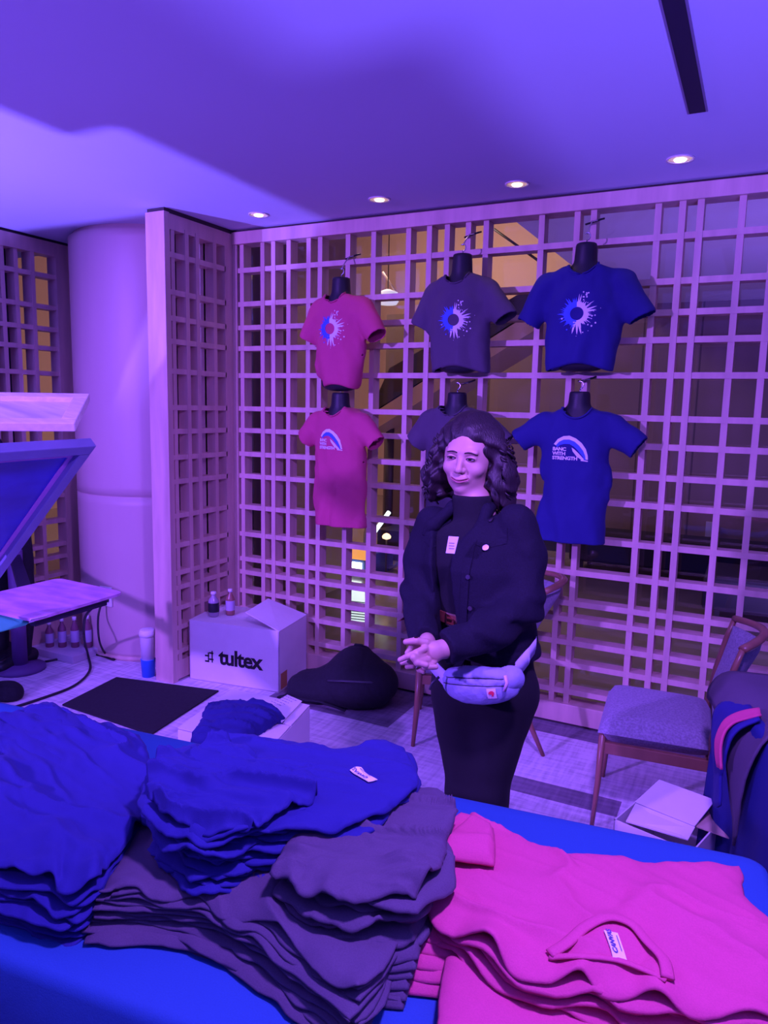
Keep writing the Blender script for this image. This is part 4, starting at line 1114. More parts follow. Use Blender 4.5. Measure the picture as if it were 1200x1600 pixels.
        d = smin(d, chain(Q, [(0, -.06, .03), (0, -.075, -.06), (0, -.07, -.13)], [.09, .085, .07], .04), .03)
        # curly relief
        fr_ = np.clip(ell(Q, (0, .115, -.030), (.0660, .088, .114))/.028, .05, 1)
        d = d+fr_*.0075*np.sin(z*70+5*np.sin(x*40+y*30))*np.clip((.10-z)/.1, .25, 1)+fr_*.0045*np.sin(z*120+x*90+y*80)
        # clear the face: an oval opening in front
        face = ell(Q, (0, .115, -.030), (.0660, .088, .114))
        return smax(d, -face, .006)
    sdf_obj('hair', hairsdf, HC+np.array([-.22, -.2, -.22]), HC+np.array([.22, .24, .165]), .005, HAIR, root, it=1)
    r = random.Random(4); mbs = {-1: MB(), 1: MB()}
    trh = None
    for k in range(230):
        s = -1 if k % 2 else 1
        if k < 0:                                                        # crown strands, from the parting down the sides
            th = r.uniform(-.9, 1.0); pts = []
            for i in range(10):
                t = i/9; a = t*1.9
                pts.append(hp(s*(.012+.092*math.sin(min(a, PI/2))), .045*math.cos(th*1.5)-.03+.02*math.sin(i)-.05*th*t, .045+.092*math.cos(a)*1.0+.006*math.sin(i*2+k)))
            rad = .0030
        else:
            x0 = s*r.uniform(.080, .114)+(.008 if s > 0 else 0); y0 = r.uniform(-.07, .015); z0 = r.uniform(-.04, .06); L_ = r.uniform(.08, .15); ph = r.uniform(0, 6.28); am = r.uniform(.006, .014); fr = r.uniform(2.0, 3.4)
            pts = []
            for i in range(18):
                t = i/17; sp = 1+.25*t
                pts.append(hp(x0*sp+am*math.sin(ph+fr*2*PI*t), y0+am*math.cos(ph+fr*2*PI*t)+.012*t, max(z0-L_*t, -.172-r.uniform(0, .01))))
            rad = .0042
        mbs[s].tube(pts, [rad*(1-.6*abs(i/(len(pts)-1)*2-1)**3) for i in range(len(pts))], 5)
    mbs[-1].build('curls', HAIR, root); mbs[1].build('curls', HAIR, root)

    # ---------------- clothes
    TURT = mat('black_knit_top', (.005, .0045, .010), .95, noise=.2, nscale=200, bump=.25, bscale=260)
    DENIM = mat('black_denim', (.0085, .0075, .020), .85, noise=.25, nscale=240, bump=.3, bscale=300, spec=.25)
    TROU = mat('black_trousers', (.004, .0035, .007), .9, noise=.2, nscale=150)
    tc = [W(741, 800, .03), W(742, 835, .02), W(744, 880, .02), W(749, 940, .02), W(754, 1000, .03), W(756, 1050, .03)]
    def ptorso(P, wd, dd):
        """torso of stacked ellipses along the spine; wd, dd half widths and depths per level"""
        zc = np.array([c[2] for c in tc])[::-1]
        z = P[2]
        cx = np.interp(z, zc, [c[0] for c in tc][::-1]); cy = np.interp(z, zc, [c[1] for c in tc][::-1])
        w_ = np.interp(z, zc, wd[::-1]); d_ = np.interp(z, zc, dd[::-1])
        a = (P[0]-cx)*lft[0]+(P[1]-cy)*lft[1]; b = -((P[0]-cx)*fwd[0]+(P[1]-cy)*fwd[1])
        k = np.sqrt((a/w_)**2+(b/d_)**2)
        return (k-1)*np.minimum(w_, d_)*.9, a, -b
    ztop, zlow = tc[0][2], tc[-1][2]
    def topsdf(P):
        d, a, b = ptorso(P, [.10, .145, .165, .150, .150, .16], [.085, .105, .125, .115, .115, .12])
        d = smax(d, P[2]-ztop+.02+.3*np.abs(a), .03); d = smax(d, zlow-P[2], .01)
        d = smin(d, chain(P, [W(741, 812, .02), W(736, 768, .012)], [.066, .062]), .02)
        d = smax(d, (P[2]-W(735, 774, 0)[2])-.35*0, .004)
        d = smin(d, np.sqrt(((P[2]-W(735, 776, 0)[2]))**2*1+ (np.sqrt((P[0]-nb[0]+.004)**2+(P[1]-nb[1]-.002)**2)-.060)**2)-.007, .006)
        return d+.0015*wob(P[0]*30, P[2]*22, 2)
    o_top = sdf_obj('knit_top', topsdf, (tc[0][0]-.3, tc[0][1]-.3, zlow-.03), (tc[0][0]+.3, tc[0][1]+.3, ztop+.07), .008, TURT, root, it=1)
    zh = W(830, 1016, 0)[2]
    aR = [SR, W(660, 870, .10), ER, W(655, 965, -.02), WR]; aL = [SL, W(822, 870, -.07), EL, W(768, 985, -.20), WL]
    def jacksdf(P):
        d, a, b = ptorso(P, [.125, .165, .188, .176, .186, .195], [.10, .125, .152, .142, .145, .15])
        d = smax(d, P[2]-ztop-.005+.33*np.clip(np.abs(a)-.05, 0, 1)+1.2*np.clip(.07-np.abs(a), 0, 1)*(b > 0), .03)
        hem = zh-.006*np.sin(a*14)
        d = smax(d, hem-P[2], .008)
        # hem band
        d = d-.003*((P[2] < hem+.035))+.0025*np.exp(-((P[2]-hem-.036)/.003)**2)
        # open front, wider low down; a half of the front stays with its edge
        x0 = -.052; wdt = np.interp(P[2], [zlow, tc[3][2], tc[2][2], tc[1][2], ztop], [.050, .040, .036, .048, .085])
        gap = np.maximum(np.abs(a-x0)-wdt, -(b-.02)); d = smax(d, -gap, .006)
        sl = chain(P, aR, [.058, .053, .050, .047, .042], .03)
        s2 = chain(P, aL, [.062, .060, .059, .055, .046], .03)
        # crumpled sleeves
        cr = .006*np.sin(P[2]*85+P[0]*60)*np.exp(-((P[2]-ER[2])/.07)**2)+.0045*wob(P[0]*30+P[2]*12, P[2]*30-P[1]*20, 6)
        d = smin(d+.003*wob(P[0]*20, P[2]*18, 4), sl+cr, .035); d = smin(d, s2+cr*1.2, .030)
        # cuffs stay open at the wrists
        for e, p_ in ((WR, aR[3]), (WL, aL[3])):
            n_ = (e-p_)/np.linalg.norm(e-p_)
            pl = (P[0]-e[0])*n_[0]+(P[1]-e[1])*n_[1]+(P[2]-e[2])*n_[2]
            near = vlen(P[0]-e[0], P[1]-e[1], P[2]-e[2])-.075
            d = smax(d, np.where(near < .02, pl, -1.0), .004)
        # sewn seam of the shoulder yoke
        return d
    o_j = sdf_obj('jacket', jacksdf, (tc[2][0]-.32, tc[2][1]-.42, zlow-.03), (tc[2][0]+.32, tc[2][1]+.26, ztop+.05), .0065, DENIM, root, it=1)
    trj = bvh(o_j); F3v = Vector(fwd); L3 = Vector(lft); trt = bvh(o_top)
    # collar wings
    def csdf(s):
        def f(P):
            c1 = nb+lft*(.060*s)+fwd*.03+up*.015; c2 = nb+lft*(.085*s-.018)+fwd*.085+up*(-.045)
            d = chain(P, [nb+lft*(.055*s)-fwd*.05+up*.03, c1, c2, c2+lft*(.02*s)+fwd*.012-up*.028], [.017, .018, .020, .012], .02)
            return d
        return f
    for s in (-1, 1):
        sdf_obj('collar', csdf(s), nb-np.array([.2, .2, .16]), nb+np.array([.2, .2, .1]), .006, DENIM, o_j, it=1)
    # chest pocket flap, buttons, tag
    def box_(w_, h_, k=.0): return [([(-w_, 0), (-w_*.9, h_), (w_*.9, h_), (w_, 0), (0, -k)], 0)]
    pk = Vector(W(748, 852, -.16))
    decal('pocket_flap', box_(.052, .045, .016), trj, pk, L3, (0, 0, 1), F3v, .002, DENIM, o_j, .4, sub=.02, thick=.005)
    decal('pocket_flap', [(p[0][:], 0) for p in box_(.045, .045, .016)], trj, Vector(W(662, 852, -.06)), L3, (0, 0, 1), F3v, .002, DENIM, o_j, .4, sub=.02, thick=.005)
    # front placket seam
    decal('placket', [([(-.012, -.33), (.012, -.33), (.012, .06), (-.012, .06)], 0)], trj, Vector(W(718, 880, -.16)), L3, (0, 0, 1), F3v, .0015, DENIM, o_j, .4, sub=.03, thick=.003)
    MET = mat('dull_metal_button', (.22, .19, .26), .35, metal=1)
    def button(px, py, r_=.0085):
        decal('button', [([(r_*math.cos(a), r_*math.sin(a)) for a in [k*PI/6 for k in range(12)]], 0)], trj, Vector(W(px, py, -.16)), L3, (0, 0, 1), F3v, .006, MET, o_j, .4, thick=.003)
    button(742, 819, .0055); button(748, 859); button(722, 905, .007); button(724, 955, .007)
    tg = Vector(W(708, 851, -.16)); h1 = trj.ray_cast(tg+F3v*.3, -F3v, .6)[0]; h2 = trt.ray_cast(tg+F3v*.3, -F3v, .6)[0]
    dd_ = max([(h-tg).dot(F3v) for h in (h1, h2) if h is not None]+[0])+.006; tg = tg+F3v*dd_; U3 = Vector((0, 0, 1))
    tq = [tg+L3*a+U3*b for a, b in ((-.020, -.027), (.010, -.025), (.022, .027), (-.012, .025))]
    slab(MB(), *tq, .0015).build('name_tag', PAPER, root)
    for b in (-.012, -.004, .004): slab(MB(), *[tg+F3v*.002+L3*x+U3*y for x, y in ((-.010, b), (.008, b+.001), (.009, b+.0035), (-.009, b+.0025))], .0005).build('name_tag_line', mat('lilac_print', (.35, .30, .5), .6), root)
    # belt with buckle
    bc = W(683, 978, -.12)
    BELT = mat('brown_leather', (.28, .07, .05), .4); GOLD = mat('brass', (.8, .55, .4), .3, metal=1)
    decal('belt', [([(-.16, -.017), (.06, -.017), (.06, .017), (-.16, .017)], 0)], trt, Vector(W(690, 978, -.12)), L3, (0, 0, 1), F3v, .003, BELT, root, .4, sub=.02, thick=.004)
    for r0, r1 in (((-.022, -.020), (-.017, .020)), ((.017, -.020), (.022, .020)), ((-.022, .016), (.022, .020)), ((-.022, -.020), (.022, -.016))):
        pass
    bq = [(-.022, -.020), (.022, -.020), (.022, .020), (-.022, .020)]; bi = [(-.017, -.015), (.017, -.015), (.017, .015), (-.017, .015)]
    decal('belt_buckle', [([bq[i], bq[(i+1) % 4], bi[(i+1) % 4], bi[i]], 0) for i in range(4)]+[([(-.017, -.002), (.003, -.002), (.003, .002), (-.017, .002)], 0)],
          trt, Vector(W(684, 978, -.12)), L3, (0, 0, 1), F3v, .0085, GOLD, root, .4, thick=.003)
    # trousers
    hipc = W(756, 1062, .03)
    zk = .48
    kR = W(727, 1240, .05); kL = W(762, 1240, .0)
    def trsdf(P):
        d = ell(P, hipc+up*.0, (.175, .135, .13), Rb)
        d = smin(d, ell(P, W(757, 1010, .03), (.160, .125, .10), Rb), .05)
        fR = np.array([kR[0]-.01, kR[1]+.02, .09]); fL = np.array([kL[0]+.04, kL[1]+.02, .09])
        d = smin(d, chain(P, [W(722, 1090, .05), kR, fR], [.100, .060, .050], .03), .04)
        d = smin(d, chain(P, [W(788, 1090, .0), kL, fL], [.104, .062, .050], .03), .04)
        d = smax(d, P[2]-W(757, 960, 0)[2], .01)
        return smax(d+.004*wob(P[0]*16, P[2]*16+P[1]*10, 7), .05-P[2], .004)
    sdf_obj('trousers', trsdf, (hipc[0]-.28, hipc[1]-.24, .02), (hipc[0]+.28, hipc[1]+.28, W(757, 955, 0)[2]), .011, TROU, root, it=2)
    for q, s in ((kR, -.01), (kL, .04)):
        def sh(P, q=q, s=s):
            a = np.array([q[0]+s, q[1]+.05, .045]); d = chain(P, [a, a+fwd*.10-up*.004, a+fwd*.19-up*.012], [.042, .042, .032], .03)
            return smax(d, .001-P[2], .006)
        sdf_obj('shoe', sh, (q[0]+s-.09, q[1]-.24, -.01), (q[0]+s+.09, q[1]+.14, .12), .008, BLACKPL, root, it=1)

    # ---------------- waist bag
    BAGM = mat('lilac_bag_fabric', (.30, .32, .50), .7, noise=.06, nscale=60, bump=.3, bscale=90)
    STR = mat('lilac_webbing', (.62, .58, .78), .7)
    C = W(747, 1066, -.205)
    bag = empty('waist_bag', C); tag(bag, 'lilac grey waist bag with a small square logo patch, worn by the woman', 'bag')
    bl = lft*.96+rr_*.28; bl /= np.linalg.norm(bl); bf = np.cross(bl, up); bf = bf if bf@fwd > 0 else -bf
    tilt = math.radians(9); bu = up*math.cos(tilt)-bl*math.sin(tilt); bl2 = bl*math.cos(tilt)+up*math.sin(tilt)
    def bp(l, f, u): return C+bl2*l+bf*f+bu*u
    def bcoord(P):
        q = [P[i]-C[i] for i in range(3)]
        return tuple(q[0]*v[0]+q[1]*v[1]+q[2]*v[2] for v in (bl2, bf, bu))
    def bagsdf(P):
        x, y, z = bcoord(P); yy = y+1.6*x*x
        w_ = .122; h_ = .052-.25*np.clip(np.abs(x)-.06, 0, 1)*1.0
        k = (np.abs(x/w_)**2.6+np.abs((z+.004)/np.where(z > 0, .050, .060))**2.4)**(1/2.5)
        d = np.maximum((k-1)*.052, np.abs(yy)-.034*np.sqrt(np.clip(1.05-k*k, .02, 1)))*.8
        d = d+.0020*wob(x*60, z*60, 3)
        # zip seam lines
        d = d+.003*np.exp(-((z-.020+.8*x*x)/.0025)**2)*(yy > 0)+.0025*np.exp(-((z-.001+.5*x*x)/.002)**2)*(yy > 0)
        d = d+.0018*np.sin(x*170)*np.exp(-((z-.010)/.010)**2)*(np.abs(x) < .1)
        return d
    ob = sdf_obj('bag_body', bagsdf, C-.17, C+.17, .0035, BAGM, bag, it=1)
    tb = bvh(ob)
    V3_ = lambda v: Vector(v)
    lo_ = bp(.049, .0, -.022)
    decal('logo_patch', [([(-.0125, -.015), (.0125, -.015), (.0125, .015), (-.0125, .015)], 0)], tb, V3_(lo_), V3_(bl2), V3_(bu), V3_(bf), .0015, mat('patch_white', (.80, .66, .70), .7), bag, .2, sub=.01, thick=.001)
    fox = [(.000, .009), (.005, .0085), (.0085, .004), (.0080, -.002), (.004, -.007), (.000, -.0095), (.0015, -.004), (-.001, -.001), (-.0045, -.002), (-.0075, .001), (-.006, .0065)]
    decal('logo_emblem', [(fox, 0)], tb, V3_(lo_), V3_(bl2), V3_(bu), V3_(bf), .0040, mat('emblem_red', (.75, .03, .08), .6), bag, .2)
    zl = []
    for k in range(17):
        x = -.098+.19*k/16; p = V3_(bp(x, .15, .021-.8*x*x)); h_ = tb.ray_cast(p, -V3_(bf), .3)[0]
        if h_ is not None: zl.append(h_+V3_(bf)*.0005)
    if len(zl) > 2: MB().tube(zl, .0017, 5).build('zipper', mat('dark_zip', (.05, .05, .07), .4), bag)
    zl = []
    for k in range(17):
        x = -.110+.215*k/16; p = V3_(bp(x, .15, .000-.5*x*x)); h_ = tb.ray_cast(p, -V3_(bf), .3)[0]
        if h_ is not None: zl.append(h_+V3_(bf)*.0005)
    if len(zl) > 2: MB().tube(zl, .0017, 5).build('zipper', MATS['dark_zip'], bag)
    MB().tube([V3_(bp(.098, .035, .035)), V3_(bp(.103, .040, .015)), V3_(bp(.094, .045, -.008))], .0065, 6, flat=.4).build('zip_pull', mat('pink_cord', (.72, .50, .62), .6), bag)
    MB().tube([V3_(bp(-.108, .03, .022)), V3_(bp(-.125, .045, .008)), V3_(bp(-.135, .045, -.012))], .0045, 6).build('zip_pull', mat('dark_zip', (.05, .05, .07), .4), bag)
    # strap round her left hip
    s_ = [V3_(bp(.095, -.01, .012)), Vector(W(808, 1046, -.17)), Vector(W(824, 1026, -.165)), Vector(W(837, 1008, -.08)), Vector(W(838, 990, .05)), Vector(W(800, 985, .17)), Vector(W(740, 985, .19)), Vector(W(690, 990, .15)), Vector(W(668, 1010, .04)), Vector(W(672, 1035, -.08)), V3_(bp(-.105, -.01, .0))]
    pp_ = []
    for i in range(len(s_)-1):
        for k in range(4): pp_.append(s_[i].lerp(s_[i+1], k/4))
    pp_.append(s_[-1])
    vs = []; bc_ = Vector(W(752, 1010, .03))
    for i, p in enumerate(pp_):
        t = (pp_[min(i+1, len(pp_)-1)]-pp_[max(i-1, 0)]).normalized(); o_ = p-bc_; o_.z = 0; o_.normalize()
        wv_ = t.cross(o_).normalized(); hw = .021
        for a, b in ((-1, 0), (1, 0), (1, 1), (-1, 1)): vs.append(p+wv_*hw*a+o_*(.002 if b else -.001))
    fs = []
    for i in range(len(pp_)-1):
        for k in range(4): fs.append((4*i+k, 4*i+(k+1) % 4, 4*i+4+(k+1) % 4, 4*i+4+k))
    MB().add(vs, fs, 0, True).build('strap', STR, bag)
    def wing(P):
        return chain(P, [bp(.070, -.002, -.004), bp(.098, -.004, .008), W(806, 1046, -.175)], [.034, .026, .014], .02)*1.0+np.abs((P[0]-C[0])*bf[0]+(P[1]-C[1])*bf[1]+.012+1.6*((P[0]-C[0])*bl2[0]+(P[1]-C[1])*bl2[1])**2*.6)*.8-.012
    sdf_obj('side_wing', wing, C-.16, C+.16, .004, BAGM, bag, it=1)
woman()
# ------------------------------------------------------------------ unseen uplighters, their blades added to shape the ceiling light
def uplighter(c, lab, blades):
    root = empty('unseen_uplighter', (c.x, c.y, 0)); tag(root, lab, 'added uplighter')
    MB().tube([(c.x, c.y, 0), (c.x, c.y, c.z-.10)], .02, 10).lathe([(.12, 0), (.12, .02), (.03, .03)], (c.x, c.y, 0), 20).build('stand', BLACKPL, root)
    MB().lathe([(.05, -.10), (.06, -.04), (.06, -.02)], (c.x, c.y, c.z), 20).build('unseen_uplighter_head', BLACKPL, root)
    k = .1/(H-c.z)
    for (x0, x1, y0, y1) in blades:
        f = lambda v, o: max(-.42, min(.42, (v-o)*k))
        MB().box(c.x+f(x0, c.x), c.x+f(x1, c.x), c.y+f(y0, c.y), c.y+f(y1, c.y), c.z+.0995, c.z+.1005).build('light_blade', BLACKPL, root)
uplighter(UA, 'unseen uplighter with added light-cutting blades, left of the printing press', [(.70, 99, -99, 99), (.43, .70, -99, -1.61), (-99, -.16, -.50, 99)])
uplighter(UB, 'unseen uplighter with added light-cutting blades, beside the right end of the sales table', [(-99, 1.64, -99, 99), (1.64, 2.13, -1.74, 99)])

# ------------------------------------------------------------------ sales table
TZ = .76
ang = math.radians(6.5)
tR = at(1190, 1338, 'z', TZ); ux = Vector((math.cos(ang), math.sin(ang), 0)); uy = Vector((-math.sin(ang), math.cos(ang), 0))
TL, TW = 2.44, .83
OT = Vector((tR.x, tR.y, 0))+ux*.012            # far right corner
def tp_(a, b, z): return OT-ux*a-uy*b+Vector((0, 0, z))   # a to the left, b to the viewer
root = empty('sales_table', tp_(TL/2, TW/2, 0), ang); tag(root, 'long folding table under a bright blue cloth, covered in folded t-shirts', 'table')
mb = MB(); q = [tp_(TL-.03, TW-.03, 0), tp_(.03, TW-.03, 0), tp_(.03, .03, 0), tp_(TL-.03, .03, 0)]
hexbox(mb, [p+Vector((0, 0, TZ-.04)) for p in q], [p+Vector((0, 0, TZ-.008)) for p in q]).build('tabletop', mat('table_board', (.5, .5, .5), .6), root)
for a, b in ((.2, .12), (.2, TW-.12), (TL-.2, .12), (TL-.2, TW-.12)):
    p = tp_(a, b, 0); MB().tube([(p.x, p.y, 0), (p.x, p.y, TZ-.04)], .014, 8).build('leg', MATS['dark_steel'], root)
def cloth_box(O, ax, ay, L, Wd, z, drop, name, M, label, seed=0, r=.02):
    """fitted cloth: top with a rounded edge and skirts with soft folds; O far right corner, ax to the left, ay to the viewer"""
    per = []; n1 = 60; n2 = 26; rc = .05
    def corner(cx, cy, a0):
        return [(cx+rc*math.cos(a0+PI/2*k/5), cy+rc*math.sin(a0+PI/2*k/5)) for k in range(6)]
    for i in range(n1): per.append((rc+(L-2*rc)*i/n1, 0))
    per += corner(L-rc, rc, -PI/2)
    for i in range(1, n2): per.append((L, rc+(Wd-2*rc)*i/n2))
    per += corner(L-rc, Wd-rc, 0)
    for i in range(1, n1): per.append((L-rc-(L-2*rc)*i/n1, Wd))
    per += corner(rc, Wd-rc, PI/2)
    for i in range(1, n2): per.append((0, Wd-rc-(Wd-2*rc)*i/n2))
    per += corner(rc, rc, PI)
    per.pop(); N = len(per); cx, cy = L/2, Wd/2
    rings = []
    def ring(scale_in, out, zz, fold):
        R = []
        for i, (a, b) in enumerate(per):
            na, nb_ = per[(i+1) % N][0]-per[i-1][0], per[(i+1) % N][1]-per[i-1][1]; l = math.hypot(na, nb_) or 1
            oa, ob = nb_/l, -na/l
            s = i/N*L*2.7
            w_ = out+fold*(math.sin(s*13+seed)+.6*math.sin(s*29+seed*2))*.5
            aa, bb = a+oa*w_, b+ob*w_
            aa = cx+(aa-cx)*scale_in; bb = cy+(bb-cy)*scale_in
            R.append(O+ax*aa+ay*bb+Vector((0, 0, zz)))
        rings.append(R)
    for sc in (.02, .25, .5, .7): ring(sc, -r, z, 0)
    ring(1, -.045, z, 0)
    ring(1, -r, z, 0); ring(1, -r*.3, z-r*.3, 0); ring(1, 0, z-r, 0)
    for k in range(1, 9): t = k/8; ring(1, .010+.03*t, z-r-(drop-r)*t, .045*t**.8)
    vs = [p for R in rings for p in R]; fs = []
    for k in range(len(rings)-1):
        for i in range(N): fs.append((k*N+i, (k+1)*N+i, (k+1)*N+(i+1) % N, k*N+(i+1) % N))
    fs.append(tuple(range(N)))
    me = mesh(name, vs, fs); bm = bmesh.new(); bm.from_mesh(me); bmesh.ops.recalc_face_normals(bm, faces=bm.faces[:]); bm.to_mesh(me); bm.free()
    o = link(name, me, M, None, smooth=True)
    return tag(o, label, 'tablecloth')
cloth_box(OT, -ux, -uy, TL, TW, TZ, TZ-.02, 'tablecloth', TCLOTH, 'bright blue cloth fitted over the long sales table in the foreground')

# ------------------------------------------------------------------ folded t-shirts
def curve_pts(P, n):
    """resample a polyline (Catmull-Rom) to n+1 points"""
    P = [np.array(p, float) for p in P]
    if len(P) == 2: return np.array([P[0]+(P[1]-P[0])*i/n for i in range(n+1)])
    out = []
    for i in range(len(P)-1):
        p0, p1, p2, p3 = P[max(i-1, 0)], P[i], P[i+1], P[min(i+2, len(P)-1)]
        for k in range(12):
            t = k/12; out.append(.5*((2*p1)+(p2-p0)*t+(2*p0-5*p1+4*p2-p3)*t*t+(3*p1-p0-3*p2+p3)*t**3))
    out.append(P[-1]); out = np.array(out)
    d = np.r_[0, np.cumsum(np.linalg.norm(np.diff(out, axis=0), axis=1))]
    s = np.linspace(0, d[-1], n+1)
    return np.stack([np.interp(s, d, out[:, k]) for k in range(out.shape[1])], 1)
def sheet(name, edges, zf, th, M, nu=44, nv=34, seed=0, wr=.004, wf=22, dirn=(1, .3), jit=.006, jit2=0.0, shrink=0, shift=(0, 0), edge_wr=.0, droop=.010, belly=.0, parent=None, twist=0.0, sc=0.0, scf=4.0, scp=0.0, scl=0.0):
    """one folded garment: a closed, thin, wrinkled pad.  edges: far, near (left to right) and left, right (far to near) in world XY.
    zf: height of its top, function of world x,y arrays"""
    far, near, left, right = [curve_pts(e, n) for e, n in zip(edges, (nu, nu, nv, nv))]
    u = np.linspace(0, 1, nu+1)[:, None, None]; v = np.linspace(0, 1, nv+1)[None, :, None]
    C_ = (1-v)*far[:, None, :]+v*near[:, None, :]+(1-u)*left[None]+u*right[None] \
        - ((1-u)*(1-v)*far[0]+u*(1-v)*far[-1]+(1-u)*v*near[0]+u*v*near[-1])
    X, Y = C_[..., 0].copy(), C_[..., 1].copy()
    cx, cy = X.mean(), Y.mean()
    if twist:
        c, s = math.cos(twist), math.sin(twist); X, Y = cx+(X-cx)*c-(Y-cy)*s, cy+(X-cx)*s+(Y-cy)*c
    X = cx+(X-cx)*(1-shrink)+shift[0]; Y = cy+(Y-cy)*(1-shrink)+shift[1]
    X = X+jit*wob(X*14, Y*14, seed+50); Y = Y+jit*wob(X*14, Y*14, seed+51)
    uu, vv = u[..., 0], v[..., 0]
    if jit2:
        X = X+jit2*wob(X*42, Y*42, seed+60); Y = Y+jit2*wob(X*42, Y*42, seed+61)
    ed = np.minimum(np.minimum(uu, 1-uu)*1.6, np.minimum(vv, 1-vv)*1.2)+0*X
    Z = zf(X, Y)
    # wrinkles: sharp ridges running along dirn
    d0, d1 = dirn; l = math.hypot(d0, d1); a = (X*d0+Y*d1)/l; b = (-X*d1+Y*d0)/l
    wv = wob(a*wf*.35+1.5*wob(a*6, b*6, seed+7), b*wf, seed); rid = 1-np.abs(wv)*1.7; rid = np.clip(rid, -.6, 1)
    big = wob(X*7, Y*7, seed+3)
    r2 = np.clip(1-np.abs(wob(a*wf*.5+b*4, b*wf*1.9, seed+21))*2.6, 0, 1)**1.5
    r3 = np.clip(1-np.abs(wob(a*wf*.22+1.2*wob(b*5, a*5, seed+4), b*wf*.75, seed+33))*3.4, 0, 1)**2
    Z = Z+wr*(.55*rid+.55*r2*(.4+.6*np.abs(big))+1.5*r3)+wr*.7*big+belly*np.sin(PI*uu)*np.sin(PI*vv)
    Z = Z-droop*np.exp(-ed/.05)
    if sc:
        ph = 2*PI*scf*uu+scp+1.2*np.sin(uu*7+seed)
        Z = Z+sc*np.exp(-(1-vv)/.15)*np.clip(.35+.65*np.sin(ph), 0, 1)**1.4*(1-scl*uu)
        Y = Y+sc*.5*np.exp(-(1-vv)/.10)*np.sin(ph)*(1-scl*uu)
    if edge_wr: Z = Z+edge_wr*np.exp(-ed/.10)*wob(X*38, Y*38, seed+5)
    n1, n2 = nu+1, nv+1
    top = np.stack([X, Y, Z], -1).reshape(-1, 3); bot = np.stack([X, Y, Z-th], -1).reshape(-1, 3)
    ring = [(i, 0) for i in range(n1)]+[(nu, j) for j in range(1, n2)]+[(i, nv) for i in range(nu-1, -1, -1)]+[(0, j) for j in range(nv-1, 0, -1)]
    R = []
    for k, (i, j) in enumerate(ring):
        i0, j0 = ring[k-1]; i1, j1 = ring[(k+1) % len(ring)]
        tx, ty = X[i1, j1]-X[i0, j0], Y[i1, j1]-Y[i0, j0]; l = math.hypot(tx, ty) or 1
        ox, oy = ty/l, -tx/l
        if (X[i, j]-cx)*ox+(Y[i, j]-cy)*oy < 0: ox, oy = -ox, -oy
        R.append((X[i, j]+ox*th*.45, Y[i, j]+oy*th*.45, Z[i, j]-th*.5))
    V_ = np.concatenate([top, bot, np.array(R)]); N = n1*n2; fs = []
    I = lambda i, j: i*n2+j
    for i in range(nu):
        for j in range(nv):
            fs.append((I(i, j), I(i, j+1), I(i+1, j+1), I(i+1, j))); fs.append((N+I(i, j), N+I(i+1, j), N+I(i+1, j+1), N+I(i, j+1)))
    L_ = len(ring)
    for k in range(L_):
        a_, b_ = I(*ring[k]), I(*ring[(k+1) % L_]); r0, r1 = 2*N+k, 2*N+(k+1) % L_
        fs.append((a_, b_, r1, r0)); fs.append((r0, r1, N+b_, N+a_))
    me = mesh(name, V_.tolist(), fs)
    bm = bmesh.new(); bm.from_mesh(me); bmesh.ops.recalc_face_normals(bm, faces=bm.faces[:]); bm.to_mesh(me); bm.free()
    return link(name, me, M, parent, smooth=True)
def wpts(pts, z): return [tuple(at(x, y, 'z', z)[:2]) for x, y in pts]
PILES = {}
ORD = ['second', 'third', 'fourth', 'fifth', 'sixth', 'seventh', 'eighth', 'ninth', 'tenth', 'eleventh', 'twelfth']
def pile(far, near, left, right, zt, n, M, toplabel, lowlabel, grp, seed=0, wr=.004, dirn=(1, .3), th=.009, step=None, lowjit=.012, slant=(0, 0), base=TZ, lownear=None, zfun=None, j2=.003, ew=.004, **kw):
    E_ = [wpts(far, zt), wpts(near, zt), wpts(left, zt), wpts(right, zt)]
    step = step or (zt-base)/n
    r = random.Random(seed)
    allp = np.array(sum([list(e) for e in E_], [])); cx, cy = allp.mean(0)
    for k in range(n):
        z = base+.004+step*(k+1)-step*.2
        if k == n-1: z = zt
        rel = (z-base)/(zt-base)
        zf = (lambda X, Y, z=z, rel=rel: z+rel*(zfun(X, Y) if zfun else 0)+0*X)
        topm = k == n-1
        d = dict(kw)
        if not topm:
            for q in ('belly',): d.pop(q, None)
            if 'sc' in d: d['sc'] *= .55*rel; d['scp'] = d.get('scp', 0)+r.uniform(-.5, .5)
        o = sheet('folded_t_shirt', E_, zf, min(th, step*.72), M, seed=seed+k*13, wr=wr if topm else wr*.55*(.4+.6*rel), dirn=dirn,
                  jit=.007 if topm else lowjit, shrink=0 if topm else r.uniform(-.012, .02),
                  shift=(0, 0) if topm else (slant[0]*(1-rel)+r.uniform(-.008, .008), slant[1]*(1-rel)+r.uniform(-.008, .008)),
                  twist=0 if topm else r.uniform(-.02, .02), nu=96 if topm else 44, nv=80 if topm else 20, edge_wr=ew, jit2=j2, **d)
        tag(o, toplabel if topm else lowlabel % ORD[n-2-k], 't-shirt', grp)
        if topm: PILES[grp] = o
    return PILES[grp]
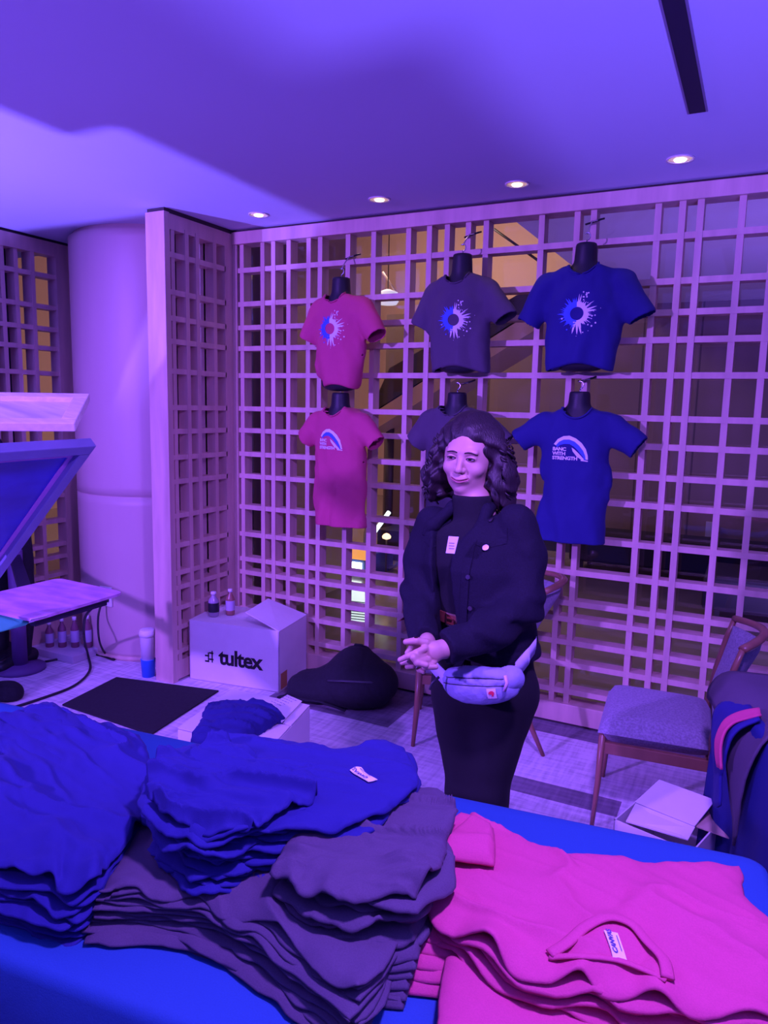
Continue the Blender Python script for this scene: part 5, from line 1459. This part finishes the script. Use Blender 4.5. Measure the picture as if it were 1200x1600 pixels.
def neck_label(o, px, py, z, ang_, label='CANVAS', w_=.022, h_=.060, name='neck_label'):
    c = at(px, py, 'z', z); tree = bvh(o); U = Vector((math.cos(ang_), math.sin(ang_), 0)); V = Vector((-U.y, U.x, 0)); N = Vector((0, 0, 1))
    lb = decal(name, [([(-w_/2, -h_/2), (w_/2, -h_/2), (w_/2, h_/2), (-w_/2, h_/2)], 0)], tree, c, U, V, N, .003, PAPER, o, .3, sub=.012, thick=.0012)
    t = text_polys(label, w_*.50, 0, 0, align='CENTER', bold=.0004)
    t = [([(-y, x) for x, y in pts], mi) for pts, mi in t]                        # runs along the label
    t += [([(w_*.25+.001, -h_*.30), (w_*.25+.0022, -h_*.30), (w_*.25+.0022, h_*.25), (w_*.25+.001, h_*.25)], 0)]
    decal('label_print', t, tree, c+V*.006-U*.002*0, U, V, N, .0055, mat('label_ink', (.10, .08, .25), .6), lb, .3)
# left royal pile
pile([(-40, 1118), (30, 1106), (75, 1094), (115, 1110), (170, 1128), (214, 1150)], [(-40, 1358), (40, 1372), (110, 1397), (150, 1385), (186, 1338)],
     [(-40, 1118), (-42, 1240), (-40, 1358)], [(214, 1150), (240, 1195), (236, 1245), (215, 1290), (186, 1338)],
     .850, 10, BLUE, 'royal blue folded t-shirt on top of the leftmost pile, by the table end', 'royal blue folded t-shirt, %s from the top of the leftmost pile', 'royal blue shirts in the leftmost pile',
     seed=11, wr=.013, dirn=(1, -.25), slant=(-.01, -.02), droop=.008, belly=.002, wf=14, lowjit=.018, j2=.004, ew=.007, sc=.014, scf=3)
# lower slate pile, long and smooth
pile([(228, 1272), (330, 1262), (470, 1290), (600, 1300), (676, 1300)], [(158, 1392), (250, 1392), (340, 1412), (430, 1452), (510, 1512), (556, 1552)],
     [(228, 1272), (196, 1320), (158, 1392)], [(676, 1300), (660, 1370), (632, 1440), (600, 1500), (556, 1552)],
     .845, 12, GREY, 'slate grey folded t-shirt, smooth, topmost of the long front pile', 'slate grey folded t-shirt, %s from the top of the long front pile', 'slate shirts in the long front pile',
     seed=31, wr=.008, dirn=(1, -.5), slant=(-.01, -.035), droop=.010, belly=.003, lowjit=.014, wf=15, sc=.016, scf=3.2, scp=1.0)
# sleeve ends fanning out at its right
for k in range(6):
    z = .775+.011*k
    o = sheet('folded_t_shirt', [wpts([(600+5*k, 1492-14*k), (640+5*k, 1500-14*k)], z), wpts([(576+6*k, 1560-13*k), (628+5*k, 1566-16*k)], z), wpts([(600+5*k, 1492-14*k), (576+6*k, 1560-13*k)], z), wpts([(640+5*k, 1500-14*k), (628+5*k, 1566-16*k)], z)],
              lambda X, Y, z=z: z+0*X, .007, GREY, nu=10, nv=12, seed=70+k, wr=.002, jit=.003)
    tag(o, 'slate grey t-shirt sleeve, %s of the fan beside the red pile' % ('lowest', 'second lowest', 'third lowest', 'fourth lowest', 'second highest', 'highest')[k], 't-shirt', 'slate shirts with fanned sleeves')
# upper slate pile, crumpled
pile([(560, 1228), (620, 1226), (685, 1232), (712, 1268)], [(430, 1352), (480, 1388), (540, 1402), (600, 1400), (648, 1396)],
     [(560, 1228), (470, 1285), (430, 1352)], [(712, 1268), (700, 1310), (690, 1352), (648, 1396)],
     .915, 9, GREY, 'crumpled slate grey t-shirt on top of the short grey pile in the middle', 'slate grey folded t-shirt, %s from the top of the short middle pile', 'slate shirts in the short middle pile',
     seed=51, wr=.014, dirn=(1, .35), base=.80, slant=(.0, -.015), droop=.006, belly=.0, wf=24, lowjit=.022, j2=.005, ew=.010, sc=.010, scf=2.7)
# middle royal pile
top = pile([(350, 1146), (430, 1150), (520, 1166), (590, 1158), (628, 1166)], [(300, 1262), (400, 1292), (480, 1288), (540, 1284), (600, 1262)],
     [(350, 1146), (318, 1200), (300, 1262)], [(628, 1166), (648, 1200), (646, 1225), (600, 1262)],
     .945, 8, BLUE, 'royal blue folded t-shirt showing its neck label, top of the middle blue pile', 'royal blue folded t-shirt, %s from the top of the middle pile', 'royal blue shirts in the middle pile',
     seed=71, wr=.006, dirn=(1, .2), base=.80, slant=(0, -.01), droop=.006, belly=.002, wf=22, lowjit=.020, j2=.005, ew=.008)
neck_label(top, 568, 1208, .958, math.radians(66), w_=.024, h_=.062)
pile([(250, 1178), (300, 1166), (350, 1160), (420, 1182), (492, 1196)], [(246, 1262), (285, 1280), (330, 1300), (400, 1288), (484, 1252)],
     [(250, 1178), (230, 1205), (246, 1262)], [(492, 1196), (496, 1220), (484, 1252)],
     .955, 11, BLUE, 'crumpled royal blue t-shirt heaped at the left of the middle blue pile', 'royal blue folded t-shirt, %s from the top of the crumpled heap', 'royal blue shirts in the crumpled heap',
     seed=91, wr=.018, dirn=(1, .1), base=.84, slant=(-.005, -.02), droop=.006, belly=.002, wf=20, lowjit=.030, j2=.008, ew=.014, sc=.010, scf=2.3, scp=2)
# pink pile
PK = 'red t-shirt with its neck opening and label upward, topping the right pile'
o = pile([(742, 1272), (790, 1296), (860, 1324), (960, 1338), (1060, 1342), (1152, 1344)], [(652, 1384), (700, 1430), (760, 1486), (850, 1522), (960, 1545), (1060, 1570), (1216, 1590)],
     [(742, 1272), (700, 1300), (690, 1335), (652, 1384)], [(1152, 1344), (1160, 1385), (1205, 1440), (1216, 1590)],
     .865, 10, RED, PK, 'red folded t-shirt, %s from the top of the right pile', 'red shirts in the right pile',
     seed=111, wr=.008, dirn=(1, -.35), slant=(.01, -.03), droop=.010, belly=.006, wf=15, lowjit=.014, sc=.044, scf=4.2, scp=.6, scl=.75)
# its neck opening: a rolled rib and the inside of the back
zz = .874
neckp = [(858, 1500), (885, 1490), (915, 1470), (950, 1458), (985, 1466), (1010, 1490), (1035, 1520), (1042, 1548)]
tr_o = bvh(o)
def onsurf(px, py, dz=0.0, tree=tr_o):
    p = at(px, py, 'z', .865); h_ = tree.ray_cast(p+Vector((0, 0, .3)), Vector((0, 0, -1)), .6)[0]
    return (h_ if h_ is not None else p)+Vector((0, 0, dz))
def smooth_line(P, n=6):
    return [Vector(p) for p in curve_pts([tuple(v) for v in P], n*len(P))]
MB().tube(smooth_line([onsurf(x, y, .006) for x, y in neckp]), .010, 8, flat=.35, up=(0,0,1)).build('collar', RED, o)
MB().tube(smooth_line([onsurf(x, y, .002) for x, y in ((858, 1502), (900, 1512), (960, 1516), (1010, 1532), (1040, 1548))]), .006, 8, flat=.5, up=(0,0,1)).build('collar', RED, o)
neck_label(o, 961, 1486, .878, math.radians(27), w_=.022, h_=.050)
# its turned-up left sleeve and the sleeves behind
for k, (pf, pn, pl, pr, z) in enumerate((
    ([(742, 1268), (768, 1284)], [(690, 1330), (772, 1340)], [(742, 1268), (700, 1300), (690, 1330)], [(768, 1284), (772, 1310), (772, 1340)], .892),
    ([(722, 1266), (745, 1272)], [(686, 1318), (740, 1326)], [(722, 1266), (690, 1290), (686, 1318)], [(745, 1272), (748, 1300), (740, 1326)], .875))):
    o2 = sheet('folded_t_shirt', [wpts(pf, z), wpts(pn, z), wpts(pl, z), wpts(pr, z)], lambda X, Y, z=z: z+0*X, .010, RED, nu=14, nv=14, seed=130+k, wr=.007, jit=.003, droop=.012)
    tag(o2, ('red t-shirt with its sleeve turned up on the right pile', 'red t-shirt with a crumpled sleeve behind the right pile')[k], 't-shirt', 'red shirts in the right pile')
# fanned sleeves at the left of the pink pile
for k in range(6):
    z = .778+.012*k
    o2 = sheet('folded_t_shirt', [wpts([(640+9*k, 1440-13*k), (720, 1450-12*k)], z), wpts([(636+8*k, 1540-20*k), (724, 1552-20*k)], z), wpts([(640+9*k, 1440-13*k), (626+7*k, 1480-14*k), (636+8*k, 1540-20*k)], z), wpts([(720, 1450-12*k), (724, 1552-20*k)], z)],
               lambda X, Y, z=z: z+0*X, .008, RED, nu=14, nv=14, seed=140+k, wr=.003, jit=.004)
    tag(o2, 'red t-shirt sleeve, %s of the fan beside the grey pile' % ('lowest', 'second lowest', 'third lowest', 'fourth lowest', 'second highest', 'highest')[k], 't-shirt', 'red shirts with fanned sleeves')
# flat pink shirts in front
pile([(700, 1492), (800, 1520), (950, 1548), (1100, 1580), (1230, 1596)], [(684, 1612), (800, 1640), (950, 1680), (1120, 1700), (1250, 1712)],
     [(700, 1492), (692, 1550), (684, 1612)], [(1230, 1596), (1240, 1650), (1250, 1712)],
     .815, 4, RED, 'smooth red folded t-shirt at the near table edge, in front of the right pile', 'red folded t-shirt, %s from the top at the near table edge', 'red shirts at the near table edge',
     seed=151, wr=.004, dirn=(1, -.3), droop=.010, lowjit=.006, wf=12)

# blue shirt heaped on the low carton
o = sheet('crumpled_t_shirt', [wpts([(325, 1098), (350, 1092), (392, 1096), (436, 1108)], LZ+.03), wpts([(303, 1156), (340, 1160), (380, 1150), (426, 1128)], LZ+.03), wpts([(325, 1098), (312, 1125), (303, 1156)], LZ+.03), wpts([(436, 1108), (442, 1118), (426, 1128)], LZ+.03)],
          lambda X, Y: LZ+.030+0*X, .026, BLUE, nu=44, nv=34, seed=201, wr=.014, wf=40, droop=.02, belly=.03)
tag(o, 'crumpled royal blue t-shirt heaped on the low white carton', 't-shirt')

# ------------------------------------------------------------------ second table at the right edge with hanging shirts
NAVY = mat('navy_drape', (.008, .018, .17), .8, noise=.05, nscale=200, bump=.12, bscale=300)
p0 = at(1116, 1052, 'z', TZ); O2 = Vector((p0.x+.02, p0.y-.02, 0)); ax = Vector((.30, -1, 0)).normalized(); ay = Vector((1, .30, 0)).normalized()
def t2(a, b, z): return O2+ax*a+ay*b+Vector((0, 0, z))
root = empty('side_table', t2(.6, .35, 0)); tag(root, 'draped side table at the right edge of the picture', 'table')
q = [t2(.04, .04, 0), t2(.92, .04, 0), t2(.92, .58, 0), t2(.04, .58, 0)]
hexbox(MB(), [p+Vector((0, 0, TZ-.05)) for p in q], [p+Vector((0, 0, TZ-.020)) for p in q]).build('tabletop', MATS['table_board'], root)
for a, b in ((.1, .1), (.85, .1), (.1, .5), (.85, .5)):
    p = t2(a, b, 0); MB().tube([(p.x, p.y, 0), (p.x, p.y, TZ-.05)], .014, 8).build('leg', MATS['dark_steel'], root)
cloth_box(O2, ax, ay, .96, .62, TZ-.008, TZ-.03, 'tablecloth', NAVY, 'dark blue drape of the side table behind the right end of the sales table', seed=2)
def hang(P, M, label, seed, th=.008, n=14):
    """a garment hanging over the table's left edge: columns of world points, top to bottom"""
    cols = [curve_pts(c, 22) for c in P]; C3 = np.array(cols)
    A = np.stack([curve_pts([tuple(C3[i, j]) for i in range(len(cols))], n) for j in range(23)], 1)
    A = A+.005*np.stack([wob(A[..., 1]*30, A[..., 2]*20, seed+i) for i in range(3)], -1)
    N = A.shape; vs = A.reshape(-1, 3).tolist(); fs = [(i*23+j, (i+1)*23+j, (i+1)*23+j+1, i*23+j+1) for i in range(n) for j in range(22)]
    o = link('draped_t_shirt', mesh('draped_t_shirt', vs, fs), M, None, smooth=True)
    s = o.modifiers.new('solid', 'SOLIDIFY'); s.thickness = th; s.offset = 0
    return tag(o, label, 't-shirt', 'shirts draped over the side table')
def h3(a, b, z): v = t2(a, b, z); return (v.x, v.y, v.z)
hang([[h3(.03, .45, TZ+.02), h3(.02, .15, TZ+.022), h3(.02, .02, TZ+.018), h3(.03, -.035, TZ-.03), h3(.04, -.045, TZ-.07)],
      [h3(.25, .45, TZ+.022), h3(.25, .15, TZ+.024), h3(.25, .02, TZ+.02), h3(.26, -.04, TZ-.04), h3(.26, -.05, TZ-.10)],
      [h3(.52, .45, TZ+.022), h3(.52, .15, TZ+.024), h3(.52, .02, TZ+.02), h3(.52, -.045, TZ-.12), h3(.50, -.055, TZ-.36)]], GREY, 'slate grey t-shirt draped over the side table, uppermost', 301)
hang([[h3(.20, .02, TZ+.008), h3(.20, -.045, TZ-.03), h3(.22, -.07, TZ-.10), h3(.30, -.075, TZ-.22)],
      [h3(.30, .02, TZ+.008), h3(.30, -.05, TZ-.03), h3(.32, -.08, TZ-.14), h3(.38, -.085, TZ-.30)],
      [h3(.40, .02, TZ+.008), h3(.40, -.05, TZ-.04), h3(.41, -.08, TZ-.14), h3(.44, -.085, TZ-.27)]], BLUE, 'royal blue t-shirt hanging off the edge of the side table', 311)
hang([[h3(.33, .03, TZ+.014), h3(.33, -.055, TZ-.02), h3(.36, -.09, TZ-.08), h3(.40, -.095, TZ-.16)],
      [h3(.375, .03, TZ+.014), h3(.38, -.055, TZ-.02), h3(.405, -.09, TZ-.08), h3(.435, -.095, TZ-.15)]], RED, 'red t-shirt sleeve hanging over the blue one on the side table', 321)
